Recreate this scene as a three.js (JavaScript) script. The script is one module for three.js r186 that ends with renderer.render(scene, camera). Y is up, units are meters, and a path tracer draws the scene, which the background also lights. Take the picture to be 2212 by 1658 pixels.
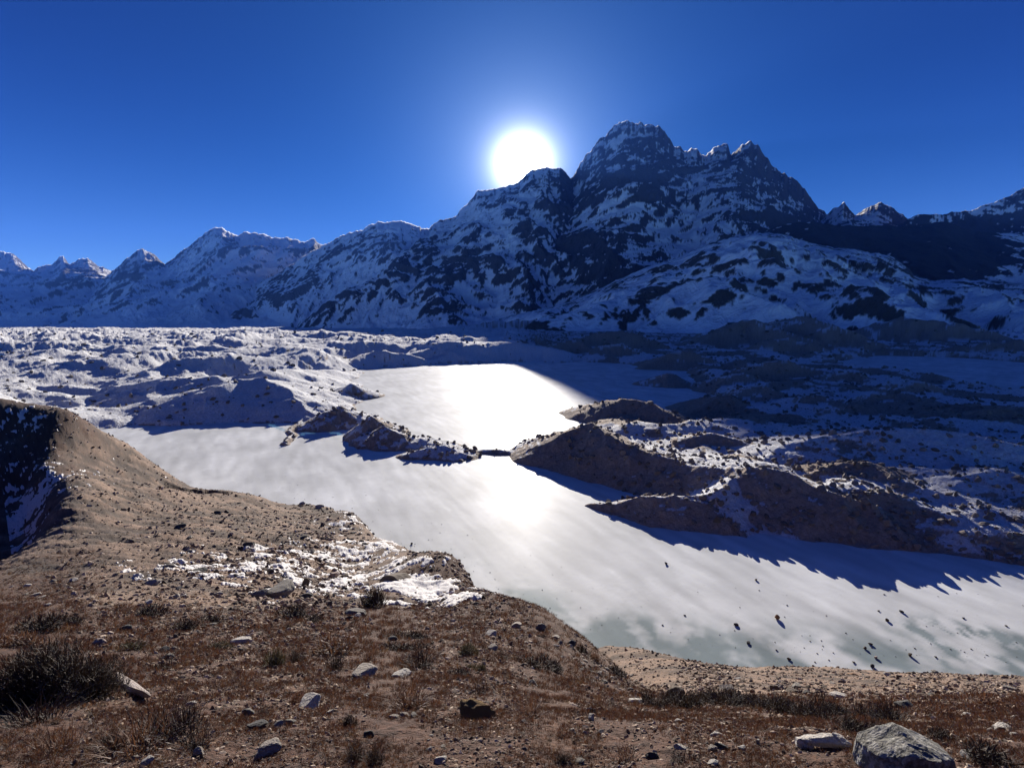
import * as THREE from 'three';
import { mergeGeometries, mergeVertices } from 'three/addons/utils/BufferGeometryUtils.js';

// ---------------------------------------------------------------- camera, sky, sun, exposure
// Units are metres. The lake ice is y = 0, the camera stands 40 m above it and looks along -z ("forward" f = -z).
const EYE = 40, VFOV = 72, FD = 829 / Math.tan(VFOV * Math.PI / 360), PITCH = Math.atan(152 / FD);
const scene = new THREE.Scene();
const camera = new THREE.PerspectiveCamera(VFOV, 1024 / 767, 0.1, 60000);
camera.position.set(0, EYE, 0);
camera.rotation.x = -PITCH;
camera.updateMatrixWorld();
scene.add(camera);
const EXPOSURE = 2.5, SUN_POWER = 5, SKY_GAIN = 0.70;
const CP = Math.cos(PITCH), SP = Math.sin(PITCH);
// a sight line measured on the photograph -> slope of x and y per metre forward; point on it at forward distance f
function ray(dx, dy) { const a = (dx - 1105.5) / FD, b = (829 - dy) / FD, w = CP + b * SP; return { k: a / w, t: (b * CP - SP) / w }; }
function at(dx, dy, f) { const r = ray(dx, dy); return { x: r.k * f, f, y: EYE + r.t * f }; }
function onIce(dx, dy) { const r = ray(dx, dy), f = -EYE / r.t; return { x: r.k * f, f, y: 0 }; }
const V = (x, y, f) => new THREE.Vector3(x, y, -f);
const clamp = (x, a = 0, b = 1) => (x < a ? a : x > b ? b : x), mix = (a, b, t) => a + (b - a) * t;
const smooth = (a, b, x) => { const t = clamp((x - a) / (b - a)); return t * t * (3 - 2 * t); };
const hash = (n) => { let t = Math.imul(n ^ 0x9e3779b9, 0x85ebca6b); t = Math.imul(t ^ (t >>> 13), 0xc2b2ae35); t ^= t >>> 16; return (t >>> 0) / 4294967296; };
function random(seed) { let s = seed | 0; return () => { s = (s + 0x6d2b79f5) | 0; let t = Math.imul(s ^ (s >>> 15), 1 | s); t = (t + Math.imul(t ^ (t >>> 7), 61 | t)) ^ t; return ((t ^ (t >>> 14)) >>> 0) / 4294967296; }; }

const sr = ray(1130, 355), SUN = V(sr.k, sr.t, 1).normalize();
{
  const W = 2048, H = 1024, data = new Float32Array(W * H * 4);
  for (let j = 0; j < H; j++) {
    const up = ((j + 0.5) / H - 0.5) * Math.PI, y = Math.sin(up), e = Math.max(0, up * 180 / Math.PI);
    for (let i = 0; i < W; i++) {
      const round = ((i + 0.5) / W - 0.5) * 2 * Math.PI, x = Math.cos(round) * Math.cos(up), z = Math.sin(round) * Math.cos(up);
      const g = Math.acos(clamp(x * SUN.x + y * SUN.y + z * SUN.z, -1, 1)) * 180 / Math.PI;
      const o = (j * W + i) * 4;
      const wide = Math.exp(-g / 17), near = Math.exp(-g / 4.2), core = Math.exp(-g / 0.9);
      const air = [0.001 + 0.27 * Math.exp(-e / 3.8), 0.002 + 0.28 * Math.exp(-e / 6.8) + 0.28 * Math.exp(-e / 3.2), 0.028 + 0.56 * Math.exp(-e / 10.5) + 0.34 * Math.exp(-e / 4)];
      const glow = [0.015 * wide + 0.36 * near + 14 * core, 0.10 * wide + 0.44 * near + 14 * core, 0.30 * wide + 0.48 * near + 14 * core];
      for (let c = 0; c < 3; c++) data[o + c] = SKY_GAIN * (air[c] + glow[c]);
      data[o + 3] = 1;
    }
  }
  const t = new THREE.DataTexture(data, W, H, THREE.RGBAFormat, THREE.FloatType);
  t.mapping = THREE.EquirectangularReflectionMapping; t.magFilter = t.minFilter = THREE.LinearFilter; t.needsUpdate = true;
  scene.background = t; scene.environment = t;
}
const sun = new THREE.DirectionalLight(new THREE.Color(1, 0.93, 0.83), SUN_POWER);
sun.name = 'sun'; sun.position.copy(SUN).multiplyScalar(400); sun.position.z -= 60; sun.target.position.set(0, 0, -60); sun.shadow.radius = 0.3;
sun.castShadow = true; sun.shadow.mapSize.set(4096, 4096);
Object.assign(sun.shadow.camera, { left: -420, right: 420, top: 300, bottom: -300, near: 1, far: 900 });
scene.add(sun, sun.target);
scene.fog = new THREE.FogExp2(new THREE.Color(0.08, 0.25, 1.0), 2.8e-5);

// ---------------------------------------------------------------- noise
const PERM = new Uint8Array(512); { const r = random(77), p = [...Array(256).keys()]; for (let i = 255; i > 0; i--) { const j = (r() * (i + 1)) | 0; [p[i], p[j]] = [p[j], p[i]]; } for (let i = 0; i < 512; i++) PERM[i] = p[i & 255]; }
const GX = new Float64Array(256), GY = new Float64Array(256); for (let i = 0; i < 256; i++) { GX[i] = Math.cos(i * 2.399963); GY[i] = Math.sin(i * 2.399963); }
function noise(x, y) {            // gradient noise, about -1 .. 1
  const xi = Math.floor(x), yi = Math.floor(y), fx = x - xi, fy = y - yi, X = xi & 255, Y = yi & 255;
  const u = fx * fx * fx * (fx * (fx * 6 - 15) + 10), v = fy * fy * fy * (fy * (fy * 6 - 15) + 10);
  const a = PERM[X + PERM[Y]], b = PERM[((X + 1) & 255) + PERM[Y]], c = PERM[X + PERM[(Y + 1) & 255]], d = PERM[((X + 1) & 255) + PERM[(Y + 1) & 255]];
  const p = GX[a] * fx + GY[a] * fy, q = GX[b] * (fx - 1) + GY[b] * fy, r = GX[c] * fx + GY[c] * (fy - 1), s = GX[d] * (fx - 1) + GY[d] * (fy - 1);
  return 1.5 * (p + u * (q - p) + v * ((r + u * (s - r)) - (p + u * (q - p))));
}
function fbm(x, y, n = 4, gain = 0.5) { let s = 0, a = 1, t = 0; for (let i = 0; i < n; i++) { s += a * noise(x, y); t += a; a *= gain; const X = x * 1.62 - y * 1.21; y = x * 1.21 + y * 1.62 + 17.3; x = X + 5.7; } return s / t; }
function ridged(x, y, n = 4, gain = 0.5) { let s = 0, a = 1, t = 0, w = 1; for (let i = 0; i < n; i++) { let v = 1 - Math.abs(noise(x, y)); v *= v; s += a * v * w; t += a; w = clamp(v * 1.6); a *= gain; const X = x * 1.6 - y * 1.2; y = x * 1.2 + y * 1.6 + 31.1; x = X + 9.2; } return s / t; }
function noise3(x, y, z) { return (noise(x + 3.1 * Math.floor(z), y) * (1 - (z - Math.floor(z))) + noise(x + 3.1 * (Math.floor(z) + 1), y) * (z - Math.floor(z)) + noise(y * 0.9 + 40, z * 1.1) + noise(z + 80, x * 0.95)) * 0.6; }

// ---------------------------------------------------------------- textures that repeat (tiling noise)
function tile(N, paint, srgb) {
  const d = new Uint8Array(N * N * 4);
  for (let j = 0; j < N; j++) for (let i = 0; i < N; i++) { const c = paint(i / N, j / N), o = (j * N + i) * 4; d[o] = 255 * clamp(c[0]); d[o + 1] = 255 * clamp(c[1]); d[o + 2] = 255 * clamp(c[2]); d[o + 3] = 255; }
  const t = new THREE.DataTexture(d, N, N); t.wrapS = t.wrapT = THREE.RepeatWrapping; t.magFilter = THREE.LinearFilter; t.minFilter = THREE.LinearMipmapLinearFilter; t.generateMipmaps = true;
  if (srgb) t.colorSpace = THREE.SRGBColorSpace; t.needsUpdate = true; return t;
}
// noise with period 1 in u and v: n cells per tile
function pn(u, v, n, m, seed) {
  const x = u * n, y = v * m, xi = Math.floor(x), yi = Math.floor(y), fx = x - xi, fy = y - yi, g = (i, j) => PERM[(PERM[((i % n) + n) % n & 255] + ((j % m) + m) % m + seed) & 255];
  const a = g(xi, yi), b = g(xi + 1, yi), c = g(xi, yi + 1), d = g(xi + 1, yi + 1), s = fx * fx * (3 - 2 * fx), t = fy * fy * (3 - 2 * fy);
  const p = GX[a] * fx + GY[a] * fy, q = GX[b] * (fx - 1) + GY[b] * fy, r = GX[c] * fx + GY[c] * (fy - 1), e = GX[d] * (fx - 1) + GY[d] * (fy - 1);
  return 1.5 * mix(mix(p, q, s), mix(r, e, s), t);
}
function pf(u, v, n, oct, seed, gain = 0.6) { let s = 0, a = 1, t = 0; for (let i = 0; i < oct; i++) { s += a * pn(u, v, n, n, seed + i * 13); t += a; a *= gain; n *= 2; } return s / t; }
const grainMap = tile(512, (u, v) => { const a = 0.86 + 0.26 * pf(u, v, 16, 5, 3, 0.8), b = 0.03 * pf(u, v, 8, 3, 50); return [a + b, a, a - b]; }, true);
const grainBump = tile(512, (u, v) => { const a = 0.5 + 0.5 * pf(u, v, 12, 6, 9, 0.7); return [a, a, a]; });
const rockBump = tile(1024, (u, v) => { let s = 0, a = 1, t = 0, n = 6; for (let i = 0; i < 7; i++) { s += a * (1 - Math.abs(pn(u, v, n, n, 21 + i * 7)) * 2); t += a; a *= 0.58; n *= 2; } const h = 0.5 + 0.45 * s / t; return [h, h, h]; });
const use = (t, sx, sy = sx) => { const c = t.clone(); c.repeat.set(sx, sy); c.needsUpdate = true; return c; };

// ---------------------------------------------------------------- names
const taken = new Map();
function numbered(n) { const k = taken.get(n) ?? 0; taken.set(n, k + 1); return k ? n + '_' + String(k).padStart(3, '0') : n; }
function put(o, name, data, parent = scene) { o.name = parent === scene ? numbered(name) : name; Object.assign(o.userData, data); o.castShadow = o.receiveShadow = true; parent.add(o); return o; }

// a sheet of ground: height(x, f) on a fan of sight lines k = x / f, rows at distances fs; keep(y, x, f) drops what lies under the ice
function sheet(ks, fs, height, colour, keep) {
  const nk = ks.length, nf = fs.length, pos = new Float32Array(nk * nf * 3), col = new Float32Array(nk * nf * 3), uv = new Float32Array(nk * nf * 2), ok = new Uint8Array(nk * nf), info = new Array(nk * nf);
  for (let j = 0; j < nf; j++) for (let i = 0; i < nk; i++) {
    const o = j * nk + i, f = typeof fs[j] === 'function' ? fs[j](ks[i], i) : fs[j], x = ks[i] * f, h = height(x, f, i, j);
    const y = typeof h === 'number' ? h : (info[o] = h).y;
    pos[o * 3] = x; pos[o * 3 + 1] = y; pos[o * 3 + 2] = -f; uv[o * 2] = x; uv[o * 2 + 1] = f; ok[o] = !keep || keep(y, x, f) ? 1 : 0;
  }
  const index = [];
  for (let j = 0; j + 1 < nf; j++) for (let i = 0; i + 1 < nk; i++) {
    const a = j * nk + i, b = a + 1, c = a + nk, d = c + 1;
    if (!(ok[a] || ok[b] || ok[c] || ok[d])) continue;
    if ((i + j) & 1) index.push(a, b, c, b, d, c); else index.push(a, b, d, a, d, c);
  }
  const g = new THREE.BufferGeometry();
  g.setAttribute('position', new THREE.BufferAttribute(pos, 3)); g.setAttribute('uv', new THREE.BufferAttribute(uv, 2)); g.setIndex(index);
  g.computeVertexNormals();
  const n = g.attributes.normal.array, c = [0, 0, 0];
  for (let o = 0; o < nk * nf; o++) { colour(c, pos[o * 3], -pos[o * 3 + 2], pos[o * 3 + 1], n[o * 3 + 1], n[o * 3], n[o * 3 + 2], info[o]); col[o * 3] = c[0]; col[o * 3 + 1] = c[1]; col[o * 3 + 2] = c[2]; }
  g.setAttribute('color', new THREE.BufferAttribute(col, 3));
  // drop the points that no triangle uses
  const map = new Int32Array(nk * nf).fill(-1); let m = 0; for (const i of index) if (map[i] < 0) map[i] = m++;
  const out = new THREE.BufferGeometry();
  for (const [name, size] of [['position', 3], ['normal', 3], ['uv', 2], ['color', 3]]) { const s = g.attributes[name].array, t = new Float32Array(m * size); for (let i = 0; i < map.length; i++) if (map[i] >= 0) for (let k = 0; k < size; k++) t[map[i] * size + k] = s[i * size + k]; out.setAttribute(name, new THREE.BufferAttribute(t, size)); }
  out.setIndex(index.map((i) => map[i]));
  return out;
}
const span = (a, b, n) => Array.from({ length: n }, (_, i) => a + (b - a) * i / (n - 1));
const SNOW = [0.89, 0.89, 0.90];

// ---------------------------------------------------------------- mountains
const rockFar = new THREE.MeshStandardMaterial({ vertexColors: true, roughness: 1, bumpMap: use(rockBump, 1 / 700), bumpScale: 30 });
rockFar.name = 'mountain rock and snow';
function along(pts) { return (x) => { if (x <= pts[0][0]) return pts[0][1]; for (let i = 1; i < pts.length; i++) if (x <= pts[i][0]) { const a = pts[i - 1], b = pts[i]; return mix(a[1], b[1], (x - a[0]) / (b[0] - a[0])); } return pts[pts.length - 1][1]; }; }
function mountain(name, label, o) {
  const crest = o.sky.map(([dx, dy]) => { const r = ray(dx, dy); return [r.k, r.t]; });
  const tOf = along(crest), k0 = crest[0][0], k1 = crest[crest.length - 1][0];
  const nk = o.cols ?? Math.round((k1 - k0) * 528 * 1.1), ks = span(k0, k1, nk), nf = o.rows ?? 130, seed = o.seed, D = o.D, B = o.B;
  const jag = o.jag ?? 1;
  const ridge = ks.map((k) => { const d = D(k); return { d, t: tOf(k) + jag * (0.0035 * fbm(k * 60 + seed, seed, 2) + 0.0024 * ridged(k * 140, seed + 3, 3) - 0.001), b: B(k) }; });
  const half = Math.max(3, Math.round(0.045 / (ks[1] - ks[0])));
  ridge.forEach((r, i) => { let s = 0, n = 0, lo = 9; for (let q = Math.max(0, i - half); q <= Math.min(nk - 1, i + half); q++) { s += ridge[q].t; n++; lo = Math.min(lo, ridge[q].t); } r.ts = mix(s / n, lo, 0.35); });   // the body below ignores the teeth of the crest
  const A = o.spur ?? 260, L = o.wave ?? 900, p = o.power ?? 1.25, y0 = o.y0 ?? 2;
  const shape = (x, f, i) => {
    const r = ridge[i], s = (f - r.b) / (r.d - r.b), top = EYE + mix(r.ts, r.t, smooth(0.72, 1, s)) * r.d;
    if (s > 1) return { y: top - (f - r.d) * 0.8, n: 0.8, s, b: top };
    const wx = x + L * 0.35 * fbm(x / L / 1.3 + seed, f / L / 1.3, 3), wf = f + L * 0.35 * fbm(x / L / 1.3 + seed + 40, f / L / 1.3 + 9, 3);
    const lean = o.lean ?? 0, n = ridged((wx + lean * wf) / L + seed, wf / (L * 1.9) + seed, 3, 0.5), m = ridged((wx + lean * wf) / (L * 0.24) + 7 + seed, wf / (L * 0.36), 3, 0.55);
    const env = smooth(0, o.env ?? 0.22, s) * (1 - smooth(o.fade ?? 0.7, 1, s)), close = smooth(0.0, o.env ?? 0.2, s) * (1 - 0.85 * smooth(0.93, 1, s));
    const low = Math.min(y0, top - 60), base = low + (top - low) * s ** p, room = Math.max(4, EYE + r.t * f - base);
    let up = A * (n - 0.42) * env + A * 0.16 * (m - 0.45) * close + A * 0.07 * fbm(x / 70 + seed, f / 70, 4, 0.6) * smooth(0, 0.1, s) * (1 - 0.7 * smooth(0.93, 1, s));
    if (o.band) up += o.band * close * (((v) => { const q = v - Math.floor(v); return smooth(0, 0.75, q) - q; })((base + up) / o.bandStep + 0.6 * fbm(x / 500 + seed, f / 500, 3)));
    const y = base + (up > 0 && s < 0.9999 ? 0.85 * room * (1 - Math.exp(-up / (0.85 * room))) : up);
    return { y, n, m, s, b: base };
  };
  // rows lie closer where the face is steep
  const N = 300, fine = nf - 8, steep = ks.map((k, i) => { const r = ridge[i], w = new Float32Array(N); let last = null; for (let j = 0; j <= N; j++) { const f = r.b + (r.d - r.b) * j / N, t = (shape(k * f, f, i).y - EYE) / f; if (j) w[j - 1] = Math.abs(t - last) * 528 + 0.22; last = t; } return w; });
  const rows = ks.map((k, i) => {
    const r = ridge[i], c = new Float32Array(N + 1); for (let j = 0; j < N; j++) { let s = 0, n = 0; for (let q = Math.max(0, i - 8); q <= Math.min(nk - 1, i + 8); q += 2) { s += steep[q][j]; n++; } c[j + 1] = c[j] + s / n; }
    const out = []; let j = 0; for (let a = 0; a < fine; a++) { const want = c[N] * a / (fine - 1); while (j < N - 1 && c[j + 1] < want) j++; out.push(r.b + (r.d - r.b) * Math.min(1, (j + (want - c[j]) / (c[j + 1] - c[j])) / N)); }
    for (let a = 1; a <= 8; a++) out.push(r.d + a * 110); return out;
  });
  const fs = Array.from({ length: nf }, (_, j) => (k, i) => rows[i][j]);
  const g = sheet(ks, fs, shape, (c, x, f, y, ny, nx, nz, q) => {
    const dust = fbm(x / 70 + seed, f / 70 + q.b / 80, 5, 0.62), broad = fbm(x / 900 + seed * 3, q.b / 420 + f / 2600, 3);
    const streak = fbm(x / 46 + 2 * fbm(x / 300, q.b / 300, 2), q.b / 210 + f / 900, 3, 0.6);
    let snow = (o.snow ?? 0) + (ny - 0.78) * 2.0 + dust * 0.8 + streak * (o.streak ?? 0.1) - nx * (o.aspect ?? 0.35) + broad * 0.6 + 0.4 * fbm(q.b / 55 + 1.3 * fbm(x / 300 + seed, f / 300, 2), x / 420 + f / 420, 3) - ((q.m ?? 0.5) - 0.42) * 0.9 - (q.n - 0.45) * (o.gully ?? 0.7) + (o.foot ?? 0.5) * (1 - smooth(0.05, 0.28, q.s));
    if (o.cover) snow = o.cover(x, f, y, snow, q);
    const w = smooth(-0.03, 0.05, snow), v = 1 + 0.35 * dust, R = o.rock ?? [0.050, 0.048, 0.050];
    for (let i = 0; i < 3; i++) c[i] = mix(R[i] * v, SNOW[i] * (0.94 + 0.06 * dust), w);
  });
  return put(new THREE.Mesh(g, rockFar), name, { kind: 'structure', label });
}
const C = (v) => () => v;
mountain('mountain', 'jagged snowy far range beyond the left end of the glacier', { seed: 1.3, D: C(9000), B: C(5800), snow: 0.26, spur: 260, wave: 900, power: 1.05, y0: -110,
  sky: [[-420, 560], [-300, 520], [-200, 560], [-120, 520], [-60, 555], [0, 543], [22, 544], [45, 565], [72, 585], [86, 575], [110, 570], [128, 553], [135, 552], [150, 572], [170, 558], [190, 560], [215, 575], [243, 586], [262, 590], [330, 600], [420, 640]] });
mountain('mountain', 'pyramid peak and broad snowy summits left of the sun', { seed: 5.1, D: C(8000), B: C(4700), snow: 0.30, spur: 280, wave: 1000, power: 1.05, y0: -90,
  sky: [[90, 690], [150, 655], [225, 600], [245, 582], [262, 568], [290, 545], [308, 535], [318, 543], [338, 556], [356, 571], [372, 558], [405, 533], [440, 506], [462, 492], [478, 491], [495, 502], [512, 511], [524, 501], [545, 503], [572, 506], [590, 514], [620, 513], [650, 523], [670, 518], [676, 514], [686, 526], [700, 530], [760, 560], [860, 600]] });
mountain('mountain', 'long streaked ridge climbing from the glacier up to the sun', { seed: 9.7, D: C(6000), B: (k) => mix(5000, 2700, smooth(-0.62, -0.12, k)), snow: 0.24, spur: 250, wave: 640, power: 1.05, y0: -130, rows: 180, lean: 0.3, fade: 0.5, foot: 0.1, gully: 1.3, aspect: 0.7, cols: 620,
  sky: [[340, 716], [420, 690], [480, 655], [540, 622], [600, 590], [645, 560], [690, 533], [740, 506], [762, 500], [782, 496], [800, 484], [818, 477], [838, 480], [850, 477], [880, 480], [898, 487], [910, 493], [926, 494], [940, 481], [952, 475], [970, 471], [985, 466], [992, 455], [1012, 437], [1022, 425], [1032, 412], [1050, 409], [1075, 406], [1100, 401], [1118, 395], [1128, 388], [1137, 375], [1150, 366], [1166, 367], [1180, 362], [1196, 366], [1210, 363], [1222, 373], [1238, 392], [1300, 420], [1420, 470], [1560, 540]] });
mountain('mountain', 'big rocky peak with a toothed crest right of the sun', { seed: 13.4, D: C(6150), B: (k) => mix(2700, 2500, smooth(0.1, 0.5, k)), snow: 0.06, spur: 230, wave: 720, power: 1.05, y0: -60, lean: -0.45, fade: 0.4, band: 70, bandStep: 230, cols: 600, rows: 185, jag: 1.5, foot: 0.12,
  sky: [[1130, 480], [1190, 425], [1225, 392], [1238, 380], [1252, 353], [1275, 326], [1292, 305], [1315, 285], [1336, 265], [1348, 263], [1365, 266], [1382, 264], [1402, 267], [1420, 275], [1436, 284], [1448, 300], [1456, 318], [1466, 318], [1478, 324], [1490, 320], [1502, 321], [1518, 336], [1526, 336], [1540, 320], [1555, 311], [1572, 314], [1578, 334], [1586, 327], [1602, 314], [1612, 311], [1620, 304], [1640, 316], [1652, 336], [1668, 356], [1684, 371], [1704, 380], [1722, 392], [1738, 406], [1752, 430], [1768, 450], [1786, 462], [1810, 480], [1900, 520], [2050, 580]] });
mountain('mountain', 'two small dark peaks beside the foot of the big peak', { seed: 17.9, D: C(5600), B: C(3000), snow: 0.0, spur: 120, wave: 500, power: 1.1, y0: 150, rows: 110, jag: 1.2,
  sky: [[1700, 560], [1750, 500], [1782, 468], [1800, 450], [1812, 447], [1822, 436], [1832, 448], [1848, 464], [1858, 460], [1880, 444], [1902, 437], [1922, 447], [1948, 461], [1966, 480], [2000, 500], [2100, 560]] });
mountain('mountain', 'low ridge rising past the right edge', { seed: 22.2, D: C(4600), B: C(3800), snow: 0.05, spur: 90, wave: 420, power: 1.0, y0: 60, rows: 120,
  sky: [[1850, 540], [1930, 492], [1962, 474], [1990, 462], [2008, 464], [2040, 463], [2058, 458], [2100, 454], [2130, 442], [2160, 431], [2180, 424], [2205, 408], [2250, 392], [2320, 380], [2450, 350], [2600, 360], [2800, 420]] });
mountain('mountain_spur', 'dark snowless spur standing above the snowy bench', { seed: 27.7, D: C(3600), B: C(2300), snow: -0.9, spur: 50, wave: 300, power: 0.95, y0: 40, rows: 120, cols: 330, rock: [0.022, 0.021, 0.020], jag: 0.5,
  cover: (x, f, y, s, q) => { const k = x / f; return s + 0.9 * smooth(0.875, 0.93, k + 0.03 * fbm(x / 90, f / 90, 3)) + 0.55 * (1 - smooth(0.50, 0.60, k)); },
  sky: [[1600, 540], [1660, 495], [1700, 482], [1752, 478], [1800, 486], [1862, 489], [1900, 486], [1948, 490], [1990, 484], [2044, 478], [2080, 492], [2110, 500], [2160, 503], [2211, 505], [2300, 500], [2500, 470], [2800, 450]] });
mountain('mountain_foot', 'snowy bench and debris slopes below the big peak', { seed: 31.5, D: C(2700), B: (k) => mix(1150, 700, smooth(-0.1, 0.9, k)), snow: 0.22, spur: 120, wave: 260, power: 0.8, y0: -2, env: 0.06, rows: 165, cols: 540, jag: 0.7, gully: 1.0, foot: 0.0, streak: 0, rock: [0.055, 0.052, 0.050], cover: (x, f, y, s) => s + 0.75 * fbm(x / 130 + 5, f / 210, 3) - 0.05,
  sky: [[900, 716], [980, 708], [1060, 692], [1150, 672], [1230, 652], [1320, 610], [1400, 575], [1470, 556], [1520, 530], [1580, 512], [1640, 502], [1690, 506], [1740, 522], [1800, 534], [1860, 541], [1920, 552], [1960, 574], [1975, 596], [2010, 606], [2080, 602], [2150, 606], [2211, 612], [2350, 620], [2600, 620], [2850, 640]] });

// ---------------------------------------------------------------- lake and moraine
const outline = [[60, 960], [200, 930], [300, 914], [400, 917], [480, 914], [560, 909], [625, 914], [650, 912], [690, 905], [712, 890], [735, 876], [768, 856], [776, 842], [740, 836], [690, 836], [640, 846], [636, 836], [690, 818], [745, 806], [790, 793], [900, 787], [1030, 780], [1130, 777], [1250, 781], [1400, 788], [1480, 800], [1512, 832], [1530, 860], [1556, 896], [1530, 914], [1450, 924], [1425, 908], [1350, 893], [1272, 881], [1263, 888], [1285, 911], [1240, 930], [1166, 964], [1172, 985], [1192, 1004], [1230, 1022], [1310, 1046], [1390, 1064], [1440, 1080], [1340, 1086], [1272, 1094], [1300, 1106], [1400, 1131], [1500, 1148], [1560, 1158], [1612, 1161], [1640, 1152], [1700, 1161], [1850, 1181], [2010, 1192], [2100, 1206], [2211, 1221], [2400, 1245], [2700, 1270], [2700, 1560], [2211, 1520], [1500, 1500], [1000, 1420], [400, 1240], [60, 1120]].map(([x, y]) => onIce(x, y));
const tarn = [[1800, 782], [1850, 774], [1900, 768], [2000, 770], [2100, 774], [2211, 783], [2400, 795], [2600, 810], [2600, 880], [2350, 868], [2211, 852], [2120, 838], [2050, 824], [1950, 808], [1850, 798]].map(([x, y]) => onIce(x, y));
const pond = [[862, 742], [900, 735], [955, 735], [985, 738], [930, 745], [880, 748]].map(([x, y]) => onIce(x, y));
function signed(poly, x, f) {  // distance to the outline, positive outside
  let d = 1e12, inside = false;
  for (let i = 0, j = poly.length - 1; i < poly.length; j = i++) {
    const a = poly[j], b = poly[i], ex = b.x - a.x, ef = b.f - a.f, t = clamp(((x - a.x) * ex + (f - a.f) * ef) / (ex * ex + ef * ef)), qx = x - a.x - ex * t, qf = f - a.f - ef * t;
    const q = qx * qx + qf * qf; if (q < d) d = q;
    if ((a.f > f) !== (b.f > f) && x < a.x + ex * (f - a.f) / ef) inside = !inside;
  }
  return inside ? -Math.sqrt(d) : Math.sqrt(d);
}
// crest point seen at (dx, dy) over a foot that meets the ice at row foot, with a face of that slope
function crest(dx, dy, foot, slope = 0.62) { const r = ray(dx, dy), ff = onIce(dx, foot).f, w = (EYE + r.t * ff) / (slope - r.t), f = ff + w; return { x: r.k * f, f, y: Math.max(0.1, EYE + r.t * f) }; }
const tents = [];
function tent(points, face = 0.62, back = 0.3, o = {}) { const p = points.map(([dx, dy, foot]) => crest(dx, dy, foot, face)); tents.push({ p, face, back, ...o }); }
const RIDGE = { bare: 1 };
for (const t of [[[1490, 752, 759], [1560, 712, 760], [1618, 686, 760], [1700, 712, 764], [1760, 732, 768], [1830, 756, 770]], [[1640, 700, 735], [1690, 690, 745], [1736, 681, 760], [1800, 700, 766], [1870, 740, 768], [1892, 758, 768]], [[1400, 706, 716], [1450, 679, 716], [1520, 673, 716], [1570, 694, 716]], [[1235, 748, 762], [1290, 717, 762], [1345, 713, 764], [1410, 734, 766]], [[1870, 705, 740], [1950, 681, 745], [2030, 690, 745], [2110, 704, 745]], [[2040, 752, 768], [2130, 736, 772], [2230, 730, 776], [2350, 740, 780]], [[1560, 668, 690], [1640, 652, 690], [1730, 660, 690]], [[1000, 700, 716], [1080, 690, 716], [1180, 684, 716], [1260, 695, 716]]]) tent(t, 0.5, 0.35, { bare: 0.75 });
tent([[1172, 963, 980], [1215, 936, 1016], [1282, 914, 1028], [1330, 944, 1048], [1400, 974, 1066], [1480, 1000, 1090], [1545, 1010, 1110], [1640, 1004, 1150], [1700, 1014, 1162], [1760, 1044, 1172], [1830, 1070, 1180], [1885, 1090, 1186], [1935, 1132, 1189], [2000, 1184, 1193]], 0.66, 0.34, RIDGE);
tent([[1272, 1093, 1098], [1330, 1084, 1112], [1398, 1066, 1130], [1440, 1065, 1142], [1520, 1082, 1152], [1572, 1120, 1160], [1612, 1159, 1163]], 0.6, 0.45, RIDGE);
tent([[1265, 881, 890], [1300, 866, 910], [1348, 857, 925], [1400, 868, 930], [1440, 892, 935], [1500, 915, 940]], 0.5, 0.3, RIDGE);
tent([[1440, 962, 1010], [1480, 941, 1015], [1530, 932, 1020], [1600, 946, 1030], [1660, 978, 1030]], 0.45, 0.28, RIDGE);
tent([[1625, 1000, 1075], [1690, 962, 1080], [1760, 946, 1085], [1840, 936, 1090], [1900, 930, 1100], [1980, 925, 1110], [2060, 931, 1120], [2211, 962, 1140], [2450, 1010, 1180]], 0.34, 0.22, { snowy: 0.5 });
tent([[1720, 1040, 1120], [1800, 1000, 1130], [1880, 998, 1150], [1960, 1040, 1180], [2060, 1120, 1200]], 0.36, 0.25, { bare: 0.5 });
tent([[2060, 1030, 1180], [2150, 1010, 1200], [2260, 1040, 1215]], 0.3, 0.25, { snowy: 0.5 });
for (const [x, y, w, ft] of [[1690, 788, 130, 838], [1600, 815, 90, 850], [1830, 812, 100, 845], [1560, 862, 70, 905], [1640, 842, 90, 890], [1760, 862, 110, 905], [1905, 858, 110, 900], [1980, 835, 100, 880], [2080, 880, 100, 925], [2150, 890, 130, 945], [1700, 905, 110, 940], [1850, 885, 90, 930], [1440, 815, 26, 838], [2000, 900, 90, 940], [1480, 768, 110, 800], [1330, 752, 90, 780], [1700, 740, 120, 772], [1230, 745, 90, 776]])
  tent([[x - w * 0.6, y + 14, ft], [x - w / 5, y - 9, ft], [x + w / 8, y - 12, ft], [x + w * 0.6, y + 10, ft]], 0.6, 0.3, { bare: 0.8 });
// island chain between the two sheets of ice
const I = { snowy: 1, island: 1 };
tent([[722, 868, 872], [740, 836, 868], [757, 827, 866], [775, 835, 858], [786, 842, 846]], 0.55, 0.4, I);
tent([[668, 922, 930], [700, 895, 933], [728, 876, 934], [750, 890, 928], [776, 908, 914]], 0.55, 0.4, I);
tent([[772, 944, 954], [790, 915, 958], [808, 897, 956], [822, 904, 950], [832, 925, 940]], 0.75, 0.5, I);
tent([[776, 950, 958], [800, 938, 964], [824, 921, 972], [850, 932, 972], [870, 942, 952]], 0.6, 0.4, I);
tent([[826, 966, 974], [870, 950, 966], [905, 948, 974], [940, 957, 978], [965, 968, 976]], 0.25, 0.2, I);
tent([[870, 986, 991], [900, 972, 995], [945, 963, 998], [985, 970, 998], [1015, 980, 996], [1030, 986, 992]], 0.35, 0.25, I);
tent([[1015, 972, 978], [1060, 970, 983], [1110, 973, 984], [1150, 974, 981], [1180, 974, 982]], 0.3, 0.3, I);
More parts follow.
